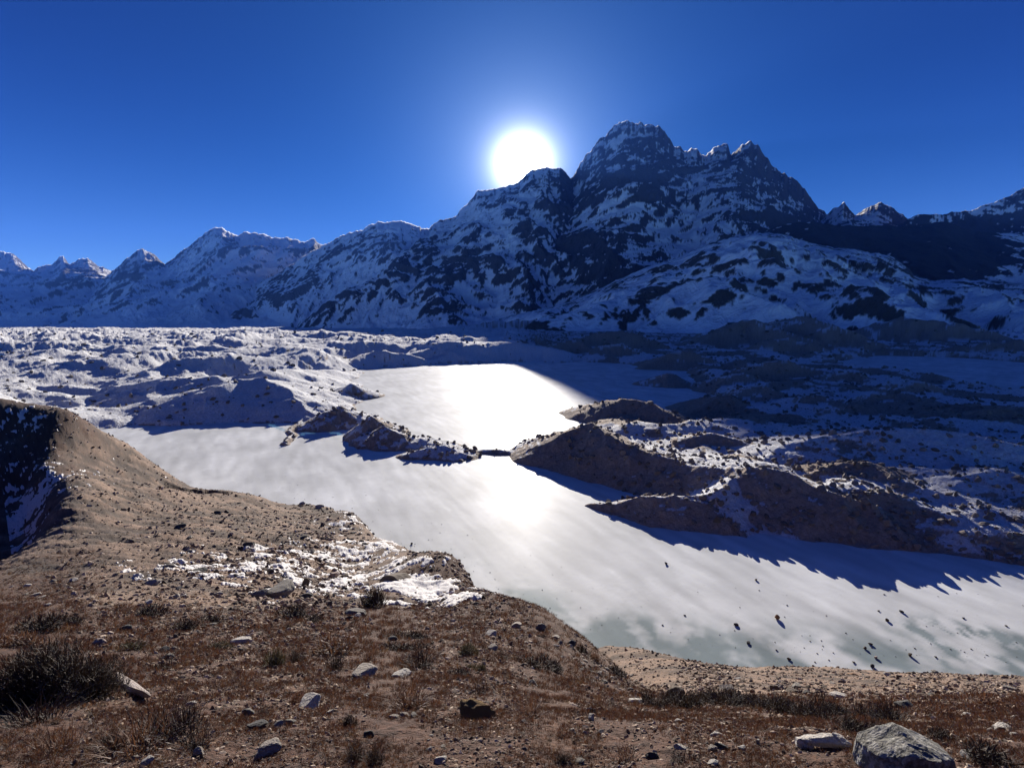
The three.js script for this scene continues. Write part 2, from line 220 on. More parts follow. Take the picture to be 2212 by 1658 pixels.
tent([[643, 905, 914], [640, 930, 936], [628, 945, 952], [620, 955, 962]], 0.5, 0.5, I);
// humps of the snowy glacier on the left
const S = { snowy: 1 };
tent([[318, 905, 916], [380, 870, 919], [450, 832, 919], [520, 818, 916], [575, 816, 912], [630, 850, 915], [660, 892, 916]], 0.34, 0.3, S);
tent([[440, 850, 880], [500, 815, 880], [560, 800, 880], [610, 795, 862], [655, 800, 842], [705, 798, 825], [760, 800, 808]], 0.5, 0.25, S);
tent([[745, 790, 797], [790, 762, 795], [830, 755, 793], [880, 766, 791], [925, 775, 788]], 0.5, 0.3, S);
tent([[930, 778, 787], [980, 752, 785], [1030, 741, 783], [1080, 737, 781], [1140, 741, 781], [1200, 752, 783]], 0.45, 0.3, S);
for (const [x, y, w, ft] of [[120, 830, 200, 862], [260, 800, 160, 835], [60, 800, 150, 830], [380, 790, 150, 822], [230, 765, 160, 790], [420, 755, 150, 778], [560, 765, 140, 790], [90, 762, 150, 785], [660, 752, 120, 772], [330, 740, 120, 758], [510, 738, 120, 756], [770, 742, 100, 760], [360, 716, 110, 734], [520, 716, 130, 732], [700, 722, 110, 738], [860, 722, 110, 736], [1000, 722, 110, 740], [160, 738, 120, 752], [300, 850, 130, 890], [180, 880, 160, 915]])
  tent([[x - w / 2, y + 12, ft], [x - w / 5, y + 2, ft], [x + w / 8, y, ft], [x + w / 2, y + 13, ft]], 0.4, 0.26, S);
for (const t of tents) { t.x0 = Math.min(...t.p.map((q) => q.x)); t.x1 = Math.max(...t.p.map((q) => q.x)); t.f0 = Math.min(...t.p.map((q) => q.f)); t.f1 = Math.max(...t.p.map((q) => q.f)); t.reach = Math.max(...t.p.map((q) => q.y)) / Math.min(t.face, t.back) + 6; }
function tentHeight(t, x, f) {
  if (x < t.x0 - t.reach || x > t.x1 + t.reach || f < t.f0 - t.reach || f > t.f1 + t.reach) return -9;
  let best = -9;
  for (let i = 1; i < t.p.length; i++) {
    const a = t.p[i - 1], b = t.p[i], ex = b.x - a.x, ef = b.f - a.f, s = clamp(((x - a.x) * ex + (f - a.f) * ef) / (ex * ex + ef * ef)), cx = a.x + ex * s, cf = a.f + ef * s, d = Math.hypot(x - cx, f - cf);
    const w = clamp((f - cf) / (d + 1e-6) * 0.5 + 0.5), y = mix(a.y, b.y, s) - d * mix(t.face, t.back, w);
    if (y > best) best = y;
  }
  return best;
}
function moraineAt(x, f) {
  const wx = x + f * 0.012 * fbm(x / 9, f / 9, 3), wf = f + f * 0.016 * fbm(x / 9 + 31, f / 9, 3);
  const sd = Math.min(signed(outline, wx, wf), x > 100 ? signed(tarn, wx, wf) : 1e9, f > 500 ? signed(pond, wx, wf) : 1e9);
  const left = 1 - smooth(-0.02, 0.12, x / f), L = mix(34, 82, left);
  const grow = smooth(0, mix(14, 30, left), sd), far = smooth(250, 700, f);
  const bump = 1 - Math.abs(noise(wx / L + 3, wf / L)), b2 = 1 - Math.abs(noise(wx / (L * 0.42) + 9, wf / (L * 0.42))), b3 = ridged(wx / (L * 1.9) + 5, wf / (L * 1.9), 3);
  let y = sd > 0 ? Math.min(sd * 0.22, 1.2) + grow * ((mix(3.0, 13, left) * (bump - 0.45) + mix(1.6, 3.2, left) * (b2 - 0.5) + mix(3.4, 11, left) * (b3 - 0.3)) * (1 - 0.45 * smooth(700, 1150, f)) + 1) : Math.max(sd * 0.4, -4);
  if (sd > 0) y = Math.max(y, Math.min(sd * 0.1, 0.3));
  let bare = 0, snowy = 0, island = 0;
  const tx = x + 1.2 * fbm(x / 6, f / 6, 3) + 0.011 * f * noise(x / 22, f / 22), tf = f + 1.6 * fbm(x / 6 + 50, f / 6, 3) + 0.014 * f * noise(x / 22 + 9, f / 22);
  for (const t of tents) {
    let h = tentHeight(t, tx, tf); if (h < -3) continue;
    const k = mix(0.5, 2.5, far), m = clamp(0.5 + 0.5 * (h - y) / k); y = mix(y, h, m) + k * m * (1 - m) * 0.5;
    bare = mix(bare, t.bare ?? 0, m); snowy = mix(snowy, t.snowy ?? 0, m); island = mix(island, t.island ?? 0, m);
  }
  const rough = smooth(-0.5, 0.8, y);
  y += rough * (left * 1.0 * (ridged(x / 17, f / 17, 3, 0.55) - 0.4) + mix(0.42, 0.28, left) * fbm(x / 4.2, f / 4.2, 4, 0.6) + 0.7 * far * fbm(x / 26, f / 26, 2));
  y -= bare * 0.6 * Math.abs(noise(x / 4.4 + 0.3 * noise(x / 9, f / 9), f / 19)) * smooth(0.6, 3.5, y) + bare * 0.25 * smooth(0.1, 0.5, noise(x / 11 + 7, f / 6)) * smooth(1, 4, y);
  return { y, sd, left, bare, snowy, island };
}
const moraineMat = new THREE.MeshStandardMaterial({ vertexColors: true, roughness: 1, map: use(grainMap, 1 / 14), bumpMap: use(grainBump, 1 / 9), bumpScale: 0.45 });
function moraineColour(c, x, f, y, ny, nx, nz, q) {
  const wild = Math.max(q.left, q.snowy);
  const n1 = fbm(x / 3.1, f / 3.1, 4, 0.65), n2 = mix(1.45 * fbm(x / 30 + 23, f / 42 + 5, 4, 0.5), fbm(x / 16 + 70, f / 22, 3), wild), n3 = fbm(x / 1.3 + 20, f / 1.3, 3, 0.7);
  let s = mix(-0.10, 0.54, wild) + (ny - 0.93) * mix(3.0, 2.2, wild) + mix(0.16, 0.5, wild) * n1 + mix(1.3, 0.4, wild) * n2 + mix(0.12, 0.25, wild) * n3 - 0.9 * q.bare * (1 - smooth(0.90, 0.975, ny)) - q.island * 0.34 - 0.5 * (1 - smooth(0.1, 0.7, y));
  const w = smooth(-0.01, 0.06, s), v = 1 + 0.35 * n3 + 0.2 * n2;
  const R = [0.43, 0.335, 0.26];
  for (let i = 0; i < 3; i++) c[i] = mix(R[i] * v, SNOW[i] * (0.96 + 0.08 * n1), w);
}
function spaced(a, b, n, p) { return Array.from({ length: n }, (_, i) => (a ** -p + (b ** -p - a ** -p) * i / (n - 1)) ** (-1 / p)); }
const icy = (y) => y > -0.35;
const edgeK = ray(1160, 800).k;
put(new THREE.Mesh(sheet(span(-1.15, edgeK, 600), spaced(128, 1260, 270, 0.75), moraineAt, moraineColour, (y, x, f) => icy(y) && !(f < 215 && x / f > -0.44) && true), moraineMat), 'glacier', { kind: 'structure', label: 'hummocky snow covered glacier stretching left behind the frozen lake' });
put(new THREE.Mesh(sheet(span(edgeK, 1.2, 560), spaced(74, 1500, 420, 0.7), moraineAt, moraineColour, icy), moraineMat), 'moraine', { kind: 'structure', label: 'grey gravel moraine ridges with snow patches right of the frozen lake' });
put(new THREE.Mesh(sheet(span(-0.44, edgeK, 420), spaced(128, 215, 170, 0.75), moraineAt, moraineColour, icy), moraineMat), 'islet_chain', { kind: 'structure', label: 'chain of low rocky islets dividing the frozen lake in two' });

// ---------------------------------------------------------------- ice
{
  const bump = tile(1024, (u, v) => { const w = u * 1 + 0.0, a = pn(w, v, 34, 9, 5) * 0.5 + pn(w, v, 70, 16, 8) * 0.28 + pn(w, v, 21, 6, 2) * 0.5 + 0.22 * pf(u, v, 60, 3, 40); const h = 0.5 + 0.42 * a; return [h, h, h]; });
  const frost = tile(1024, (u, v) => { const a = pf(u, v, 5, 6, 12, 0.62), b = pn(u, v, 40, 8, 60), s = 0.90 + 0.12 * a + 0.05 * b; return [s, s, s * 1.01]; }, true);
  const thin = [[1385, 1385, 5, 4], [1450, 1410, 4, 3], [2040, 1368, 5, 3.5], [2120, 1395, 6, 4], [2190, 1420, 5, 3]].map(([dx, dy, a, b]) => ({ ...onIce(dx, dy), a, b }));
  const divide = along([[560, 909], [640, 938], [700, 930], [790, 950], [850, 964], [950, 985], [1060, 976], [1175, 975], [1300, 960]].map(([dx, dy]) => { const q = onIce(dx, dy); return [q.x, q.f]; }));
  const mat = new THREE.MeshPhysicalMaterial({ vertexColors: true, roughness: 0.6, clearcoat: 0.035, clearcoatRoughness: 0.2, map: use(frost, 1 / 90), bumpMap: use(bump, 1 / 75), bumpScale: 0.06, specularIntensity: 0.05, ior: 1.31 });
  mat.map.rotation = mat.bumpMap.rotation = 0.44;
  const dusted = mat.clone(); dusted.roughness = 0.62; dusted.specularIntensity = 0.07; dusted.clearcoat = 0.015; dusted.clearcoatRoughness = 0.3;
  for (const front of [true, false]) {
  const g = sheet(span(-1.15, 1.2, 340), spaced(46, 1300, 260, 0.9), () => 0, (c, x, f) => {
    const n = fbm(x / 26 + 4, f / 60, 4, 0.55), m = fbm(x / 3.5 + 8, f / 9, 4, 0.65), e = fbm(x / 9, f / 9, 4, 0.6);
    // clear dark ice shows near the near shore
    const near = onIceShore(x), d = f - near, bare = thin.reduce((s, b) => s + Math.exp(-(((x - b.x) / b.a) ** 2) - ((f - b.f) / b.b) ** 2), 0), clear = clamp(smooth(-30, 5, x) * (1 - smooth(1, 11, d)) * smooth(-0.25, 0.35, e + 0.25 * m + 0.1) + 1.3 * bare * smooth(-0.12, 0.22, e * 0.6 + 0.8 * m - 0.05));
    const w = clamp(0.62 + 0.10 * n + 0.05 * m);
    const S = [0.785 + 0.12 * w, 0.80 + 0.12 * w, 0.775 + 0.12 * w], T = [0.13, 0.20, 0.205];
    const crust = smooth(0.02, 0.16, fbm(x / 7 + 0.4 * f / 7 + 3, f / 26, 5, 0.62) + 0.2 * n); for (let i = 0; i < 3; i++) c[i] = mix(S[i] * (0.86 + 0.07 * n + 0.10 * crust), T[i], 0.75 * clear);
  }, (y, x, f) => ((x < 160 ? f : 999) < divide(x) === front || (front && x >= 10 && f < 118)) && signed(outline, x, f) < 25 || (!front && x > 100 && signed(tarn, x, f) < 30) || (!front && f > 500 && signed(pond, x, f) < 30));
  put(new THREE.Mesh(g, front ? dusted : mat), 'frozen_lake', { kind: 'structure', label: front ? 'near sheet of pale frosted lake ice' : 'far glaring sheet of lake ice behind the islets' });
  }
}
function onIceShore(x) { const f = along([[-70, 128], [-45, 108], [-25, 92], [0, 70], [12, 60], [30, 57.5], [60, 55], [100, 53]])(x); return f; }

// the snowy valley floor that the glacier and the mountains stand on
put(new THREE.Mesh(sheet(span(-1.5, 1.5, 60), spaced(1200, 13000, 40, 0.6), (x, f) => -40 - 140 * smooth(1200, 2400, f), (c) => { for (let i = 0; i < 3; i++) c[i] = SNOW[i]; }), moraineMat), 'valley_floor', { kind: 'structure', label: 'snowy valley floor behind the glacier' });

// ---------------------------------------------------------------- the hillside one stands on
// [dx, dy, f, grass 0..1, snow 0..1]: where sight lines meet the slope; the surface runs smoothly through these points
const seen = [
  [1105, 2300, 1.9, 1, 0], [0, 2250, 2.2, 1, 0], [2211, 2250, 2.0, 1, 0], [-500, 2100, 2.6, 1, 0], [2750, 2100, 2.4, 1, 0], [-1100, 1900, 2.6, 1, 0], [3300, 1900, 2.6, 1, 0],
  [0, 1658, 4.6, 1, 0], [350, 1658, 4.5, 1, 0], [700, 1658, 4.4, 1, 0], [1105, 1658, 4.3, 1, 0], [1500, 1658, 4.3, 1, 0], [1850, 1658, 4.3, 1, 0], [2211, 1658, 4.4, 1, 0], [-500, 1658, 5, 1, 0], [2700, 1658, 4.6, 1, 0], [-1100, 1600, 6, 1, 0], [3300, 1620, 5, 1, 0],
  // middle of the field
  [0, 1500, 8, 1, 0], [350, 1500, 8, 1, 0], [750, 1500, 8, 1, 0], [1105, 1500, 8.4, 1, 0], [1300, 1540, 8, 1, 0], [1600, 1560, 8.3, 1, 0], [1950, 1560, 8, 1, 0], [2211, 1560, 7.6, 1, 0], [-500, 1500, 9, 1, 0], [2700, 1560, 8, 1, 0],
  [0, 1400, 13, 1, 0], [350, 1400, 13.5, 1, 0], [750, 1400, 14, 1, 0], [1105, 1410, 14, 1, 0], [1250, 1470, 13.5, 1, 0], [-500, 1400, 14, 1, 0],
  [60, 1320, 19, 0.8, 0], [350, 1325, 20.5, 0.8, 0], [650, 1335, 21, 0.9, 0.1], [850, 1335, 22, 1, 0.2], [1050, 1340, 21, 1, 0],
  // its edge, and the ground that it hides
  [1110, 1304, 30, 0.9, 0], [1190, 1332, 27.5, 0.8, 0], [1260, 1385, 25, 0.6, 0], [1325, 1434, 22, 0.5, 0], [1395, 1496, 16, 0.6, 0], [1330, 1490, 15, 0.8, 0],
  [1050, 1420, 42, 0.2, 0], [1190, 1460, 37, 0.2, 0], [1270, 1480, 34, 0, 0], [1330, 1492, 30, 0, 0], [1395, 1508, 21, 0, 0],
  [1500, 1509, 14.5, 0.55, 0], [1650, 1516, 14, 0.5, 0], [1820, 1522, 13.2, 0.5, 0], [2000, 1520, 12.8, 0.6, 0], [2211, 1515, 12.4, 0.7, 0], [2700, 1520, 12.5, 0.7, 0],
  [1450, 1490, 24, 0, 0], [1600, 1492, 22, 0, 0], [1800, 1496, 20, 0, 0], [2000, 1499, 19, 0, 0], [2211, 1500, 18, 0, 0], [2700, 1505, 18, 0.2, 0],
  [1400, 1450, 36, 0, 0], [1600, 1464, 33, 0, 0], [1900, 1478, 31, 0, 0], [2211, 1483, 30, 0, 0], [2700, 1495, 30, 0, 0],
  [1312, 1396, 59, 0, 0], [1500, 1430, 56.5, 0, 0], [1750, 1442, 55.5, 0, 0], [1900, 1450, 54.8, 0, 0], [2211, 1460, 54, 0, 0], [2700, 1475, 53, 0, 0], [3300, 1475, 54, 0, 0],
  [1500, 1430, 66, 0, 0], [1900, 1450, 66, 0, 0], [2400, 1465, 66, 0, 0], [1200, 1440, 60, 0, 0], [1050, 1440, 62, 0, 0],
  // snowy bank and scree basin
  [940, 1280, 33, 0.5, 0.6], [850, 1290, 30, 0.4, 0.6], [700, 1290, 29, 0.2, 0.5], [560, 1290, 27, 0.1, 0.35], [420, 1290, 25, 0.15, 0], [300, 1285, 25, 0.1, 0],
  [972, 1247, 48, 0.6, 0.3], [1019, 1267, 41, 0.8, 0.2], [1066, 1293, 33, 0.9, 0], [910, 1220, 58, 0.4, 0.3], [866, 1200, 66, 0.3, 0.3], [960, 1330, 62, 0, 0], [880, 1300, 78, 0, 0],
  [800, 1225, 46, 0.2, 0.6], [700, 1200, 48, 0.1, 0.75], [600, 1210, 40, 0, 0.6], [450, 1225, 36, 0, 0.45], [520, 1160, 52, 0, 0.1], [640, 1150, 62, 0, 0.3], [740, 1150, 72, 0.1, 0.8], [757, 1119, 93, 0.2, 0.5], [786, 1137, 86, 0.2, 0.6], [816, 1168, 77, 0.2, 0.5],  [800, 1250, 96, 0, 0], [900, 1330, 90, 0, 0],
  [300, 1200, 38, 0, 0], [260, 1240, 31, 0, 0], [400, 1130, 56, 0, 0], [280, 1120, 58, 0, 0], [600, 1100, 92, 0, 0], [520, 1095, 84, 0, 0], [450, 1085, 84, 0, 0], [350, 1060, 82, 0, 0], [240, 1060, 73, 0.1, 0],
  [400, 1050, 104, 0, 0], [723, 1113, 92, 0.1, 0.4], [680, 1106, 94, 0, 0.2], [640, 1101, 95, 0, 0], [590, 1091, 99, 0, 0], [480, 1062, 109, 0, 0], [560, 1072, 107, 0, 0], [650, 1088, 103, 0, 0], [720, 1100, 101, 0, 0],
  [480, 1100, 122, 0, 0], [620, 1130, 118, 0, 0], [720, 1150, 116, 0, 0],
  // left crest, the arete and the shaded gully
  [340, 1005, 112, 0.1, 0], [275, 960, 110, 0.1, 0], [215, 930, 107, 0.3, 0], [180, 908, 103, 0.6, 0], [150, 893, 100, 1, 0], [70, 872, 104, 1, 0], [0, 860, 106, 1, 0], [-300, 840, 112, 1, 0], [-900, 830, 120, 1, 0],
  [340, 1080, 134, 0, 0], [215, 1010, 128, 0, 0], [150, 980, 122, 0, 0], [0, 960, 130, 0, 0], [-300, 940, 136, 0, 0], [-900, 930, 145, 0, 0],
  [250, 1000, 96, 0.1, 0], [180, 985, 91, 0.3, 0], [172, 938, 97, 0.3, 0], [145, 1005, 83, 0.5, 0], [118, 1055, 69, 0.5, 0], [112, 1100, 58, 0.3, 0], [135, 1160, 46, 0.3, 0], [128, 1215, 37, 0.5, 0], [155, 1275, 27.5, 0.7, 0],
  [90, 965, 89, 0.8, 0], [80, 1010, 80, 0.7, 0.1], [60, 1060, 80, 0.5, 0.7], [50, 1110, 73, 0.3, 0.9], [50, 1160, 66, 0.3, 0.8], [40, 1225, 58, 0.6, 0.1], [60, 1280, 29, 0.8, 0],
  [0, 1010, 84, 0.6, 0.3], [0, 1060, 80, 0.5, 0.8], [0, 1120, 72, 0.3, 0.9], [0, 1200, 60, 0.5, 0.4], [-300, 1050, 84, 0.7, 0.5], [-300, 1150, 68, 0.5, 0.6], [-300, 1280, 30, 0.9, 0], [-900, 1000, 90, 0.8, 0.4], [-900, 1150, 50, 0.8, 0.3], [-900, 1300, 24, 0.9, 0],
  [40, 945, 93, 0.4, 0.5], [30, 905, 98, 0.7, 0.3], [-60, 960, 92, 0.5, 0.4],
].map(([dx, dy, f, grass, snow]) => { const p = at(dx, dy, f), r = Math.hypot(p.x, f); return { x: p.x, f, r, u: Math.atan2(p.x, f), v: 0.45 * Math.log(r), s: (p.y - EYE) / r, grass, snow }; });
const bend = (() => {   // thin plate spline of the slope of sight over direction and log distance
  const n = seen.length, N = n + 3, A = Array.from({ length: N }, () => new Float64Array(N + 1)), U = (d2) => (d2 > 1e-12 ? d2 * Math.log(d2) : 0);
  for (let i = 0; i < n; i++) {
    const a = seen[i];
    for (let j = 0; j < n; j++) A[i][j] = U((a.u - seen[j].u) ** 2 + (a.v - seen[j].v) ** 2) + (i === j ? 2e-4 : 0);
    A[i][n] = A[n][i] = 1; A[i][n + 1] = A[n + 1][i] = a.u; A[i][n + 2] = A[n + 2][i] = a.v; A[i][N] = a.s;
  }
  for (let c = 0; c < N; c++) {
    let p = c; for (let r = c + 1; r < N; r++) if (Math.abs(A[r][c]) > Math.abs(A[p][c])) p = r; [A[c], A[p]] = [A[p], A[c]];
    for (let r = c + 1; r < N; r++) { const k = A[r][c] / A[c][c]; if (k) for (let q = c; q <= N; q++) A[r][q] -= k * A[c][q]; }
  }
  const w = new Float64Array(N); for (let r = N - 1; r >= 0; r--) { let s = A[r][N]; for (let q = r + 1; q < N; q++) s -= A[r][q] * w[q]; w[r] = s / A[r][r]; }
  const us = Float64Array.from(seen, (a) => a.u), vs = Float64Array.from(seen, (a) => a.v), gs = Float64Array.from(seen, (a) => a.grass), ss = Float64Array.from(seen, (a) => a.snow);
  return (x, f) => {
    const r = Math.hypot(x, f), u = clamp(Math.atan2(x, f), -1.1, 1.1), v = 0.45 * Math.log(r); let s = w[n] + w[n + 1] * u + w[n + 2] * v, tw = 0, g = 0, k = 0;
    for (let j = 0; j < n; j++) { const d2 = (u - us[j]) ** 2 + (v - vs[j]) ** 2; if (d2 > 1e-12) s += w[j] * d2 * Math.log(d2); const q = 1 / (d2 + 0.0004) ** 2; tw += q; g += q * gs[j]; k += q * ss[j]; }
    return { y: EYE + s * r, grass: g / tw, snow: k / tw, r };
  };
})();
const SCARP = at(425, 1040, 99);
function hillAt(x, f) {
  const q = bend(x, f), r = q.r, far = smooth(18, 60, r), bare = 1 - q.grass;
  const gully = far * bare * smooth(-0.25, -0.5, x / f) ;
  // rills run down the left scree, to the right and toward the shore
  const down = x * 0.97 - f * 0.22, across = x * 0.22 + f * 0.97;
  q.rill = 0.6 * fbm(down / 20 + 0.4 * noise(across / 5, down / 9), across / 3.2, 3, 0.6) + 0.5 * fbm(down / 9 + 8, across / 0.9, 3, 0.6);
  let d = 0.10 * fbm(x / 2.3, f / 2.3, 3) * smooth(2, 8, r) + 0.045 * fbm(x / 0.62 + 9, f / 0.62, 3, 0.6) * (1 + far) + 0.03 * q.grass * ridged(x / 0.28, f / 0.28, 2);
  d += far * (0.55 * fbm(x / 8 + 3, f / 8, 4, 0.55) * (0.5 + 0.5 * bare)) + gully * 0.8 * q.rill + far * 0.17 * fbm(x / 1.5, f / 1.5, 4, 0.7);
  { const p = SCARP, dx = x - p.x - 0.25 * (f - p.f), e = p.f - f + 0.8 * noise(x / 1.1, f / 3) + 0.10 * dx * dx / 6; if (Math.abs(dx) < 9 && e > -1 && e < 22) d -= 2.1 * smooth(-0.3, 0.7, e) * Math.exp(-Math.max(0, e) / 6) * (1 - smooth(4, 8, Math.abs(dx))); }
  q.y += d;
  return q;
}
const hillY = (x, f) => hillAt(x, f).y;
const hillMat = new THREE.MeshStandardMaterial({ vertexColors: true, roughness: 1, map: use(grainMap, 1 / 2.4), bumpMap: use(grainBump, 1 / 1.3), bumpScale: 0.09 });
function hillColour(c, x, f, y, ny, nx, nz, q) {
  const r = q.r, n1 = fbm(x / 1.1, f / 1.1, 4, 0.65), n2 = fbm(x / 5.5 + 30, f / 5.5, 4, 0.6), n3 = fbm(x / 0.3 + 60, f / 0.3, 3, 0.7);
  const g = smooth(0.32, 0.68, q.grass + 0.30 * n2 + 0.2 * n1), far = smooth(25, 70, r);
  const grass = [0.130 + 0.03 * n2, 0.048 + 0.012 * n2, 0.020], dirt = [0.160, 0.075, 0.036], tan = [0.39, 0.250, 0.170], stone = [0.100, 0.063, 0.043];
  const p = smooth(-0.35, 0.4, n1 + 0.5 * n2), grit = smooth(0.05, 0.4, n3 + 0.4 * n1 + 0.1);
  const streak = smooth(-0.02, 0.22, -q.rill * 1.1 + 0.25 * n2);
  const sand = clamp(smooth(-0.35, 0.25, n2 + 0.5 * q.rill + 0.05) * (1 - 0.85 * streak * far));
  for (let i = 0; i < 3; i++) {
    const a = mix(grass[i] * (0.8 + 0.5 * n3), dirt[i], 0.45 * grit * p), b = mix(mix(stone[i], tan[i], sand), stone[i] * 0.8, 0.5 * grit);
    c[i] = Math.max(0.006, 0.76 * mix(b, a, g) * (0.95 + 0.2 * n1));
  }
}
const hillFs = [...spaced(1.2, 4.2, 26, 0.3), ...spaced(4.25, 150, 440, 0.35)];
const hill = put(new THREE.Mesh(sheet([...span(-5, -1.25, 36), ...span(-1.2, 1.2, 660), ...span(1.25, 5, 36)], hillFs, (x, f) => hillAt(x, f), hillColour, (y) => y > -0.8), hillMat), 'hillside', { kind: 'structure', label: 'brown grassy hillside and pale scree sloping down to the frozen lake' });
// the point of the hillside that a sight line meets
function onHill(dx, dy, from = 3.2) { const r = ray(dx, dy); let f = from, step = 0.08; for (; f < 150; f *= 1.006) if (EYE + r.t * f < bend(r.k * f, f).y) break; let a = f / 1.006, b = f; for (let i = 0; i < 14; i++) { const m = (a + b) / 2; if (EYE + r.t * m < hillY(r.k * m, m)) b = m; else a = m; } return { x: r.k * b, f: b, y: hillY(r.k * b, b), px: (CP - r.t * SP) * b / FD }; }

// ---------------------------------------------------------------- stones
const stoneMaps = { map: use(grainMap, 1.6), bumpMap: use(rockBump, 1.1), bumpScale: 0.03 };
const stoneMat = (name, r, g, b) => { const m = new THREE.MeshStandardMaterial({ color: new THREE.Color().setRGB(r * 0.8, g * 0.8, b * 0.8), roughness: 0.95, flatShading: true, ...stoneMaps }); m.name = name; return m; };
const TONE = { white: stoneMat('white stone', 0.66, 0.60, 0.53), pale: stoneMat('pale stone', 0.47, 0.405, 0.34), grey: stoneMat('grey stone', 0.25, 0.22, 0.19), dark: stoneMat('dark stone', 0.085, 0.078, 0.073), brown: stoneMat('brown stone', 0.16, 0.115, 0.082), orange: stoneMat('orange stone', 0.38, 0.20, 0.10), pink: stoneMat('pinkish stone', 0.40, 0.30, 0.26) };
function boxUV(g, s = 1) { const p = g.attributes.position, n = g.attributes.normal, uv = new Float32Array(p.count * 2); for (let i = 0; i < p.count; i++) { const ax = Math.abs(n.getX(i)), ay = Math.abs(n.getY(i)), az = Math.abs(n.getZ(i)), [u, v] = ay >= ax && ay >= az ? [p.getX(i), p.getZ(i)] : ax >= az ? [p.getZ(i), p.getY(i)] : [p.getX(i), p.getY(i)]; uv[i * 2] = u * s; uv[i * 2 + 1] = v * s; } g.setAttribute('uv', new THREE.BufferAttribute(uv, 2)); return g; }
// a broken stone: a ball cut by planes, then roughened; about 1 m across, its middle at the origin
function stoneShape(seed, detail, planes, rough = 0.05, squash = [1, 0.7, 0.9]) {
  const r = random(seed), g = mergeVertices(new THREE.IcosahedronGeometry(0.62, detail).deleteAttribute('uv').deleteAttribute('normal'), 1e-4), p = g.attributes.position, v = new THREE.Vector3();
  const cuts = planes ?? Array.from({ length: 9 + ((r() * 5) | 0) }, () => { const n = new THREE.Vector3(r() * 2 - 1, r() * 2 - 1, r() * 2 - 1).normalize(); return [n, 0.28 + 0.24 * r()]; });
  for (let i = 0; i < p.count; i++) {
    v.fromBufferAttribute(p, i);
    for (const [n, d] of cuts) { const k = v.dot(n) - d; if (k > 0) v.addScaledVector(n, -k * 0.96); }
    const q = rough * (noise3(v.x * 3 + seed, v.y * 3, v.z * 3) + 0.5 * noise3(v.x * 7 + seed, v.y * 7, v.z * 7)); v.multiplyScalar(1 + q);
    p.setXYZ(i, v.x * squash[0], v.y * squash[1], v.z * squash[2]);
  }
  g.computeVertexNormals(); return boxUV(g);
}
const chunk = Array.from({ length: 9 }, (_, i) => stoneShape(300 + i * 17, 4, null, 0.10, [1, 0.72, 0.85]));
const slab = Array.from({ length: 6 }, (_, i) => stoneShape(700 + i * 23, 4, null, 0.09, [1.1, 0.34, 0.75]));
const pebble = Array.from({ length: 6 }, (_, i) => stoneShape(900 + i * 11, 1, null, 0.12, [1, 0.6, 0.85]));
let turns = random(4242);
// [dx, dy of the foot, width in photo px, height share, shape, tone, label, name?, category?, group?]
function stone([dx, dy, w, h, kind, tone, label, group, name = 'stone', category = 'stone'], ice) {
  const q = ice ? onIce(dx, dy) : onHill(dx, dy), px = ice ? (q.f * CP + EYE * SP) / FD : q.px, set = kind === 'slab' ? slab : kind === 'pebble' ? pebble : chunk, i = (turns() * set.length) | 0;
  const m = new THREE.Mesh(set[i], TONE[tone]), s = w * px; m.geometry.boundingBox ?? m.geometry.computeBoundingBox();
  const b = m.geometry.boundingBox, width = b.max.x - b.min.x, k = s / width, hy = (b.max.y - b.min.y) * k, tall = h ? (h * px * 0.92) / hy : 1;
  m.scale.set(k, k * tall, k); m.rotation.set((turns() - 0.5) * 0.3, turns() < 0.5 ? (turns() - 0.5) * 0.9 : Math.PI + (turns() - 0.5) * 0.9, (turns() - 0.5) * 0.3);
  m.position.set(q.x, q.y - b.min.y * k * tall * (ice ? 0.72 : 0.56), -q.f);
  if (kind === 'slab' && name === 'stone') { name = 'flat_stone'; category = 'flat stone'; }
  return put(m, name, { label, category, ...(group ? { group } : {}) });
}
